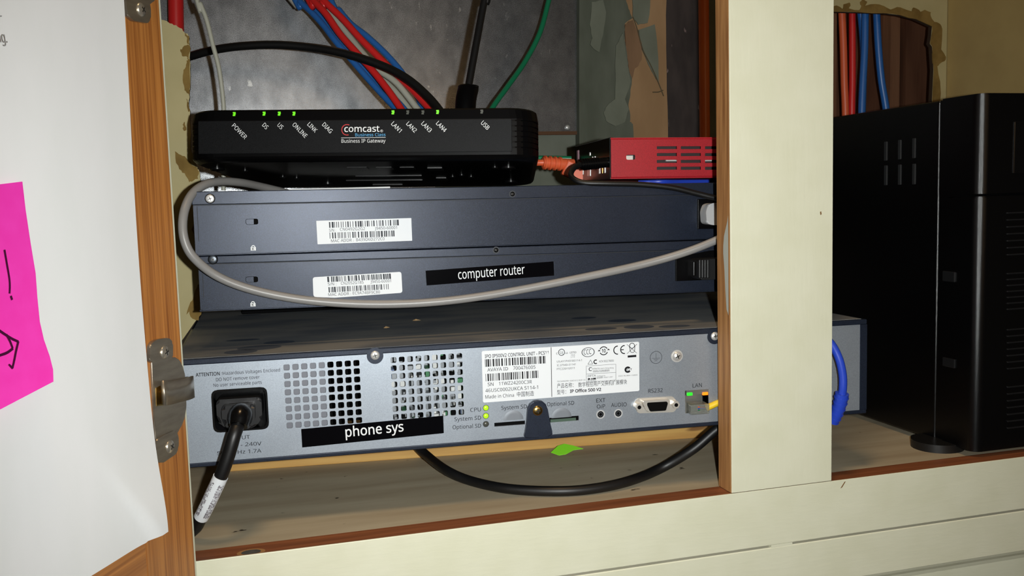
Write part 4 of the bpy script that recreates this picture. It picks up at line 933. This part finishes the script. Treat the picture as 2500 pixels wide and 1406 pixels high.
cable('network_cable', zc([(915, -80), (990, 10), (1080, 110), (1180, 220), (1290, 330), (1420, 455), (1540, 575), (1640, 670), (1740, 795), (1800, 880)], (0.392, 0.30)), 0.0030, white_cab, 'white network cable left of the red pair, mostly covered by it', group=G)
cable('network_cable', zc([(1020, -90), (1100, 10), (1180, 110), (1300, 262), (1400, 385), (1500, 500), (1650, 610), (1800, 795), (1860, 880)], (0.375, 0.275)), 0.0030, white_cab, 'white network cable running between the two red ones', group=G)
cable('network_cable', zc([(1040, -80), (1115, 5), (1250, 135), (1390, 290), (1560, 460), (1700, 595), (1800, 695), (1890, 795), (1960, 880)], (0.36, 0.26)), 0.0033, red_cab, 'right red network cable of the bundle behind the gateway', group=G)
cable('network_cable', zc([(1150, -40), (1230, 75), (1320, 180), (1430, 265), (1570, 395), (1680, 520), (1745, 620), (1810, 720), (1850, 810), (1900, 880)], (0.39, 0.29)), 0.0031, blue_cab, 'blue network cable on the right edge of the bundle', group=G)
cable('coaxial_cable', zc([(20, 480), (80, 440), (135, 416), (300, 370), (500, 340), (750, 329), (1000, 346), (1200, 378), (1400, 432), (1600, 508), (1750, 595), (1880, 710), (1965, 810), (2010, 890)], (0.395, 0.22)), 0.0039, rubber, 'thick black cable arching over the coloured bundle to the gateway')
cable('telephone_cable', zc([(150, -120), (205, 20), (255, 150), (300, 330), (340, 480), (365, 640), (380, 800), (385, 1000), (380, 1260), (378, 1400)], (0.24, 0.24)), 0.0019, white_cab, 'thin grey white cable hanging alone at the left of the metal sheet')
pc, P = cable('adapter_cable', [(1200, -60, 0.20), (1183, 0, 0.20), (1162, 110, 0.19), (1143, 215, 0.18), (1137, 250, 0.175), (1134, 330, 0.17)], 0.0031, rubber, 'black cord with a thick barrel running down to the gateway')
mb = MB(); mb.tube([P[-3] + Vector((0.0003, 0, 0.0018)) - P[0], P[-3] - P[0] - Vector((0, 0, 0.001)), P[-2] - P[0], P[-1] - P[0]], 0.0086, n=20, per=4); mb.build('ferrite_barrel', black, pc)
cable('network_cable', [(1355, -60, 0.36), (1340, 0, 0.36), (1318, 80, 0.355), (1282, 150, 0.35), (1240, 210, 0.34), (1203, 262, 0.33), (1165, 330, 0.32)], 0.0027, green_cab, 'green network cable curving down to the right end of the gateway')
cable('electrical_cable', [(429, -70, 0.42), (429, 0, 0.42), (430, 60, 0.42), (431, 140, 0.42)], 0.0075, red_cab, 'thick red cable at the top left behind the torn wall edge')
mb = MB(); q = CAM + ray(722, 2) * ((0.37 + D) / ray(722, 2).y); mb.tube([q - Vector((0.009, 0, -0.012)), q + Vector((0.004, 0, -0.004))], 0.006, n=14); tag(mb.build('tape_wrap', mat('white_tape', (190, 186, 176), 0.6), origin=q), 'scrap of white tape wrapped on the top of the cable bundle', 'tape')
# grey loop over the switches
cable('network_cable', [(700, 470, 0.185), (640, 456, 0.16), (590, 446, 0.135), (540, 443, 0.115), (500, 451, 0.10), (468, 475, 0.088), (450, 515, 0.078), (446, 560, 0.074), (455, 600, 0.073), (476, 632, 0.074), (520, 668, 0.078), (580, 696, 0.080), (660, 718, 0.081), (760, 734, 0.080), (880, 742, 0.078), (1000, 741, 0.074), (1120, 731, 0.070), (1250, 711, 0.066), (1400, 682, 0.060), (1550, 650, 0.054), (1660, 620, 0.046), (1745, 588, 0.040), (1850, 540, 0.036)], 0.0030, grey_cab, 'grey cable looping from under the gateway across both switches')
# unit power cord
ic = Lu(z3(512, 770), -0.004); wc = UF.W(ic)
pw = thing('power_cable', Fr(UF.W((ix, 0, iz)), R(-4.58)), 'thick black power cord with white sleeve, plugged into the telephone unit', 'power cord')
mb = MB(); hx, hz = (inlet[1] - inlet[0]) / 2 * 0.80, (inlet[3] - inlet[2]) / 2 * 0.78
o = round_poly([(-hx, -hz * 0.45), (-hx * 0.55, -hz * 1.05), (hx * 0.62, -hz * 1.05), (hx, -hz * 0.45), (hx, hz * 0.80), (-hx, hz * 0.80)], 0.0035, 4)
mb.prism(o, -0.0060, 0.014, 0, 0.0015); mb.prism([(p[0] * 0.72, p[1] * 0.78 - 0.001) for p in o], -0.0135, -0.005, 0, 0.0025); plg = mb.build('plug', mat('plug_black', (26, 26, 28), 0.35, spec=0.5), pw)
mb = MB(); mb.box((-hx * 0.45, -0.0066, hz * 0.30), (hx * 0.45, -0.0050, hz * 0.55), 0.0005); mb.build('plug_ridge', black_gloss, plg)
tow = lambda v: pw.matrix_world.inverted() @ v
def pp(px, py, y): r_ = ray(px, py); return tow(CAM + r_ * ((y + D) / r_.y))
bpts = [Vector((0.0005, -0.010, -0.003)), pp(588, 1012, 0.030), pp(582, 1040, 0.024)]
mb = MB(); mb.tube(bpts, (0.0085, 0.0058), n=18, per=5); mb.build('strain_relief', black_gloss, pw)
cpts = [pp(584, 1030, 0.027), pp(572, 1062, 0.021), pp(558, 1110, 0.020), pp(541, 1158, 0.021), pp(522, 1200, 0.024), pp(503, 1240, 0.028), pp(488, 1268, 0.033), pp(474, 1290, 0.038), pp(440, 1310, 0.045), pp(360, 1320, 0.06)]
mb = MB(); mb.tube(cpts, 0.0043, n=18, per=8); mb.build('cord', rubber, pw)
spl = spline(cpts, 8); s0, s1 = 3 * 8 + 1, 6 * 8 - 1
mb = MB(); mb.tube(spl[s0:s1], 0.00475, n=18, per=2); slv = mb.build('white_sleeve', white, pw)
mb = MB()                                    # rows of fine print along the sleeve
for k in range(70):
    f = s0 + 2 + (s1 - s0 - 6) * (k / 70.0); i = int(f); p = spl[i].lerp(spl[i + 1], f - i); t = (spl[i + 1] - spl[i]).normalized()
    vdir = (p - tow(CAM)); vdir = (vdir - t * t.dot(vdir)).normalized(); sd = t.cross(vdir).normalized()
    for off in (-0.86, -0.70, -0.50, 0.34, 0.56, 0.76):
        if random.random() < 0.42: continue
        nn = (sd * off - vdir * math.sqrt(1 - off * off)); c = p + nn * 0.0050; b_ = nn.cross(t).normalized()
        L_, W2 = random.uniform(0.0002, 0.00045), random.uniform(0.0003, 0.0007)
        mb.add([c + t * L_ + b_ * W2, c + t * L_ - b_ * W2, c - t * L_ - b_ * W2, c - t * L_ + b_ * W2], [(0, 1, 2, 3)])
mb.build('fine_print', mat('print_grey', (158, 154, 160), 0.7), slv)
# black loop on the shelf
def fz(px, py, h): p = onz(px, py, FZ + h); return p
r5 = 0.0037
Pl = [CAM + ray(1000, 1070) * ((0.16 + D) / ray(1000, 1070).y), CAM + ray(1040, 1110) * ((0.145 + D) / ray(1040, 1110).y), fz(1090, 1148, r5 + 0.004), fz(1150, 1174, r5), fz(1240, 1193, r5), fz(1350, 1199, r5), fz(1440, 1194, r5), fz(1530, 1176, r5 + 0.001), CAM + ray(1610, 1145) * ((0.055 + D) / ray(1610, 1145).y), CAM + ray(1690, 1098) * ((0.046 + D) / ray(1690, 1098).y), CAM + ray(1745, 1052) * ((0.042 + D) / ray(1745, 1052).y), CAM + ray(1810, 985) * ((0.036 + D) / ray(1810, 985).y)]
mb = MB(); mb.tube(Pl[:-1] + [CAM + ray(1785, 1025) * ((0.040 + D) / ray(1785, 1025).y)], r5, n=16, per=10); tag(mb.build('power_cable', rubber, origin=Pl[5]), 'heavy black cord sagging in a loop on the shelf below the telephone unit', 'cable')
# yellow cable in the LAN port
q = UF.W(Lu(z4(2215, 740), -0.001)); yl = thing('network_cable', Fr(q, R(-4.58)), 'yellow network cable with clear plug in the LAN port', 'cable')
mb = MB(); mb.box((-0.0115, -0.004, -0.0045), (0.0030, 0.010, 0.0028), 0.0008); mb.build('clear_plug', clear, yl)
iy = yl.matrix_world.inverted(); g = lambda px, py, y: iy @ (CAM + ray(px, py) * ((y + D) / ray(px, py).y))
mb = MB(); mb.tube([g(1722, 997, 0.0255), g(1738, 990, 0.0245), g(1755, 983, 0.0235), g(1790, 975, 0.0222)], 0.0024, n=12, per=6); mb.build('jacket', yellow_cab, yl)
mb = MB()
for k, m_ in enumerate((-0.0012, 0.0, 0.0012)):
    mb.tube([Vector((-0.006, -0.0042, m_)), g(1720, 996, 0.0245) + Vector((0, 0, m_ * 0.6))], 0.0005, mi=k, n=6)
mb.build('wire_pairs', [green_cab, blue2_cab, orange_cab], yl)

# ================================================================== shelf litter
LFc = onz(1385, 1100, FZ)
mb = MB(); outl = [(1345, 1104), (1362, 1088), (1378, 1083), (1398, 1087), (1424, 1095), (1400, 1098), (1382, 1108), (1365, 1111)]
pts = [onz(p[0], p[1], FZ + 0.0006 + 0.0075 * (1111 - p[1]) / 28.0) for p in outl]
mb.add(pts, [tuple(range(8))[::-1]]); mb.add([p - Vector((0, 0, 0.0004)) for p in pts], [tuple(range(8))])
mb.add(pts + [p - Vector((0, 0, 0.0004)) for p in pts], [(i, (i + 1) % 8, 8 + (i + 1) % 8, 8 + i) for i in range(8)])
tag(mb.build('tape_scrap', leaf_m, origin=LFc), 'bright green curled scrap lying on the shelf below the unit', 'scrap')
def chipy(px, py, ln, ang, m, label, name='wood_chip', cat='debris'):
    r_ = ray(px, py); P0 = UF.W((0, 0, UH + 0.0004)); t = (P0 - CAM).dot(UF.Z) / r_.dot(UF.Z); c = CAM + r_ * t
    F_ = Fr(c, ang); mb = MB(); mb.add([(-ln / 2, 0, 0), (-ln * 0.2, -0.0016, 0), (ln / 2, -0.0003, 0), (ln * 0.15, 0.002, 0), (-ln * 0.1, 0, 0.0013)], [(0, 1, 4), (1, 2, 4), (2, 3, 4), (3, 0, 4), (3, 2, 1, 0)])
    o = thing(name, F_, label, cat); mb.build('splinter', m, o); return o
chipy(944, 800, 0.0055, 0.25, chip_m, 'tan wood splinter on the dusty unit lid, nearer the front')
chipy(1017, 782, 0.0070, -0.15, chip_m, 'longer wood splinter on the dusty unit lid, behind the other')
mb = MB(); c = onz(2492, 1083, FZ)
random.seed(3); bm = bmesh.new(); bmesh.ops.create_icosphere(bm, subdivisions=3, radius=0.006)
for v in bm.verts: k = 0.72 + 0.5 * random.random(); v.co = Vector((v.co.x * 1.7 * k, v.co.y * k, max(-0.0035, v.co.z * 0.6 * k)))
mb.bm(bm); tag(mb.build('foil_scrap', foil_m, origin=(0, 0, 0)), 'shiny crumpled foil scrap under the right end of the black unit', 'scrap'); bpy.data.objects['foil_scrap'].location = (c.x + 0.004, c.y, FZ + 0.0035)

# ================================================================== battery backup in the right bay
UX = 0.5395; UYf = 0.0110
zt_ = WORLD.L(2385, 232, 0.028).z
zt_ = (CAM + ray(2290, 240) * ((UX - CAM.x) / ray(2290, 240).x)).z
def onx(px, py, x=UX): r_ = ray(px, py); return CAM + r_ * (x / r_.x)
BF_ = Fr((UX + 0.09, UYf + 0.15, FZ)); ups = thing('battery_backup', BF_, 'tall black battery backup unit standing in the right bay', 'battery backup')
ub = lambda p: Vector(p) - BF_.O
ys = onx(2289, 600).y; zbot = onx(2222, 1056).z
ztop = onx(2310, 243).z; RW = 0.195
mb = MB(); mb.box(ub((UX, ys, zbot)), ub((UX + RW, 0.335, ztop)), 0.002, seg=3); mb.build('shell', black_ups, ups)
# bezel pieces with a broad rounded vertical edge
def bezel(z0, z1_, name, inset, yb, x_off=0.0):
    r_ = 0.0085; P = []
    for cx, cy, a0 in ((UX + RW - r_, UYf + inset + r_, -90), ):
        for i in range(17): a = R(a0 + 90 * i / 16); P.append((cx + r_ * math.cos(a), cy + r_ * math.sin(a)))
    P += [(UX + RW, yb), (UX + x_off, yb)]
    for i in range(17): a = R(180 + 90 * i / 16); P.append((UX + x_off + r_ + r_ * math.cos(a), UYf + inset + r_ + r_ * math.sin(a)))
    n = len(P); bm = bmesh.new(); lo = [bm.verts.new(ub((p[0], p[1], z0))) for p in P]; hi = [bm.verts.new(ub((p[0], p[1], z1_))) for p in P]
    bm.faces.new(lo[::-1]); tf = bm.faces.new(hi)
    side = [bm.faces.new((lo[i], lo[(i + 1) % n], hi[(i + 1) % n], hi[i])) for i in range(n)]
    bmesh.ops.recalc_face_normals(bm, faces=bm.faces)
    bmesh.ops.bevel(bm, geom=list(tf.edges), offset=0.0012, segments=2, affect='EDGES')
    bm.normal_update(); mb = MB(); flags = [abs(f.normal.z) < 0.05 for f in bm.faces]; mb.bm(bm, 0, False); mb.s = flags; o = mb.build(name, black_ups, ups); o.data.set_sharp_from_angle(angle=R(25)); return o
zs_ = onx(2340, 478).z; yl_ = onx(2310, 600).y
zbz = WORLD.L(2400, 1089, UYf + 0.012).z
bz1 = bezel(zs_ + 0.0012, ztop + 0.001, 'upper_bezel', 0.0, ys - 0.0006)
bz2 = bezel(zbz, zs_ - 0.0008, 'front_cover', -0.0008, yl_, -0.0008)
mb = MB(); mb.box(ub((UX + 0.0004, UYf + 0.02, zbz + 0.002)), ub((UX + RW - 0.001, ys - 0.0004, zs_ + 0.003))); mb.build('inner_frame', black_ups, ups)
for cy in (675, 885):
    a, b = onx(2306, cy - 14), onx(2335, cy + 14); mb = MB(); mb.box(ub((UX - 0.0022, b.y, b.z)), ub((UX, a.y, a.z)), 0.0005); mb.build('cover_clip', mat('lit_edge', (24, 25, 27), 0.35), ups)  # clip colour lighter than the shell, like its lit edge
fq = onz(2288, 1091, FZ); fc = Vector((fq.x, fq.y)); mb = MB(); mb.cyl((0, 0), 0.0205, FZ, zbot + 0.003, n=32, xf=lambda v: ub((fc.x + v.x, fc.y + v.z, v.y))); mb.build('foot', rubber, ups)
for (fx, fy_) in ((UX + RW - 0.03, 0.06), (UX + 0.03, 0.30), (UX + RW - 0.03, 0.30)):
    mb = MB(); mb.cyl((0, 0), 0.0205, FZ, zbot + 0.001, n=24, xf=lambda v: ub((fx + v.x, fy_ + v.z, v.y))); mb.build('foot', rubber, ups)
for k, px in enumerate((2163, 2197, 2232)):
    for (ya, yb_) in ((346 - k * 4, 392 - k * 3), (404 - k * 2, 452 - k)):
        a, b = onx(px - 3, ya), onx(px + 3, yb_); mb = MB(); mb.box(ub((UX - 0.0008, min(a.y, b.y), b.z)), ub((UX + 0.0005, max(a.y, b.y), a.z)), 0.0003); mb.build('vent_slit', mat('vent_edge', (40, 42, 44), 0.35), ups)
yF = UYf - 0.0008
for (z0p, z1p) in ((520, 622), (668, 755), (805, 900), (945, 1045)):
    for k in range(7):
        py = z0p + (z1p - z0p) * k / 6; q = WORLD.L(2458, py, yF); mb = MB(); mb.box(ub((q.x, yF - 0.0010, q.z - 0.0006)), ub((UX + RW - 0.03, yF + 0.001, q.z + 0.0006)), 0.0003); mb.build('louvre_rib', mat('lit_edge', (24, 25, 27), 0.35), bz2)  # ribs coloured lighter than the shell, as edges that catch light
a, b = WORLD.L(2475, 296, UYf), WORLD.L(2475, 424, UYf); mb = MB(); mb.box(ub((a.x, UYf - 0.001, b.z)), ub((a.x + 0.06, UYf + 0.001, a.z)), 0.0006); mb.build('display_window', black_gloss, bz1)
# cables in the right hole
GH = 'cables dropping through the right wall hole'
def rc(pts, y, m, label): cable('network_cable', [(*zK(*p), y) for p in pts], 0.0043 if m is not red_cab else 0.0040, m, label, group=GH)
rc([(205, -80), (212, 80), (222, 320), (228, 560), (234, 700), (238, 860)], 0.405, orange_cab, 'orange cable dropping through the right wall hole')
rc([(284, -80), (283, 80), (284, 320), (284, 560), (281, 700), (280, 860)], 0.405, red_cab, 'red cable in the right wall hole, between orange and blue')
rc([(380, -80), (372, 90), (368, 320), (356, 560), (350, 700), (346, 860)], 0.400, blue_cab, 'left blue cable in the right wall hole, beside the red one')
rc([(325, -80), (342, 90), (356, 240), (362, 380), (358, 560), (350, 800)], 0.412, blue_cab, 'blue cable half hidden behind the left blue one in the hole')
rc([(442, -80), (450, 90), (462, 320), (482, 540), (508, 700), (530, 850)], 0.405, blue_cab, 'right blue cable in the right wall hole, slanting alone')
# blue cable with boot at the unit's right end
zB = zoom(2020, 740, 0.256)
bc, P = cable('network_cable', [(*zB(-50, 330), 0.006), (*zB(20, 370), 0.004), (*zB(75, 450), 0.002), (*zB(120, 560), 0.000), (*zB(146, 690), -0.001), (*zB(148, 800), -0.001), (*zB(138, 880), 0.000)], 0.0030, blue2_cab, 'bright blue network cable with ribbed boot, at the right edge of the stile')
mb = MB(); d1 = [CAM + ray(*zB(*p)) * ((y + D) / ray(*zB(*p)).y) - P[0] for p, y in (((140, 860), 0.0), ((120, 960), 0.002), ((85, 1060), 0.005), ((50, 1130), 0.008))]
mb.tube(d1, (0.0050, 0.0042), n=14, per=6)
sp = spline(d1, 6)
for k in range(2, len(sp) - 1, 3): mb.tube([sp[k], sp[k].lerp(sp[k + 1], 0.6)], 0.0055 - 0.00005 * k, n=14)
mb.build('connector_boot', blue2_cab, bc)
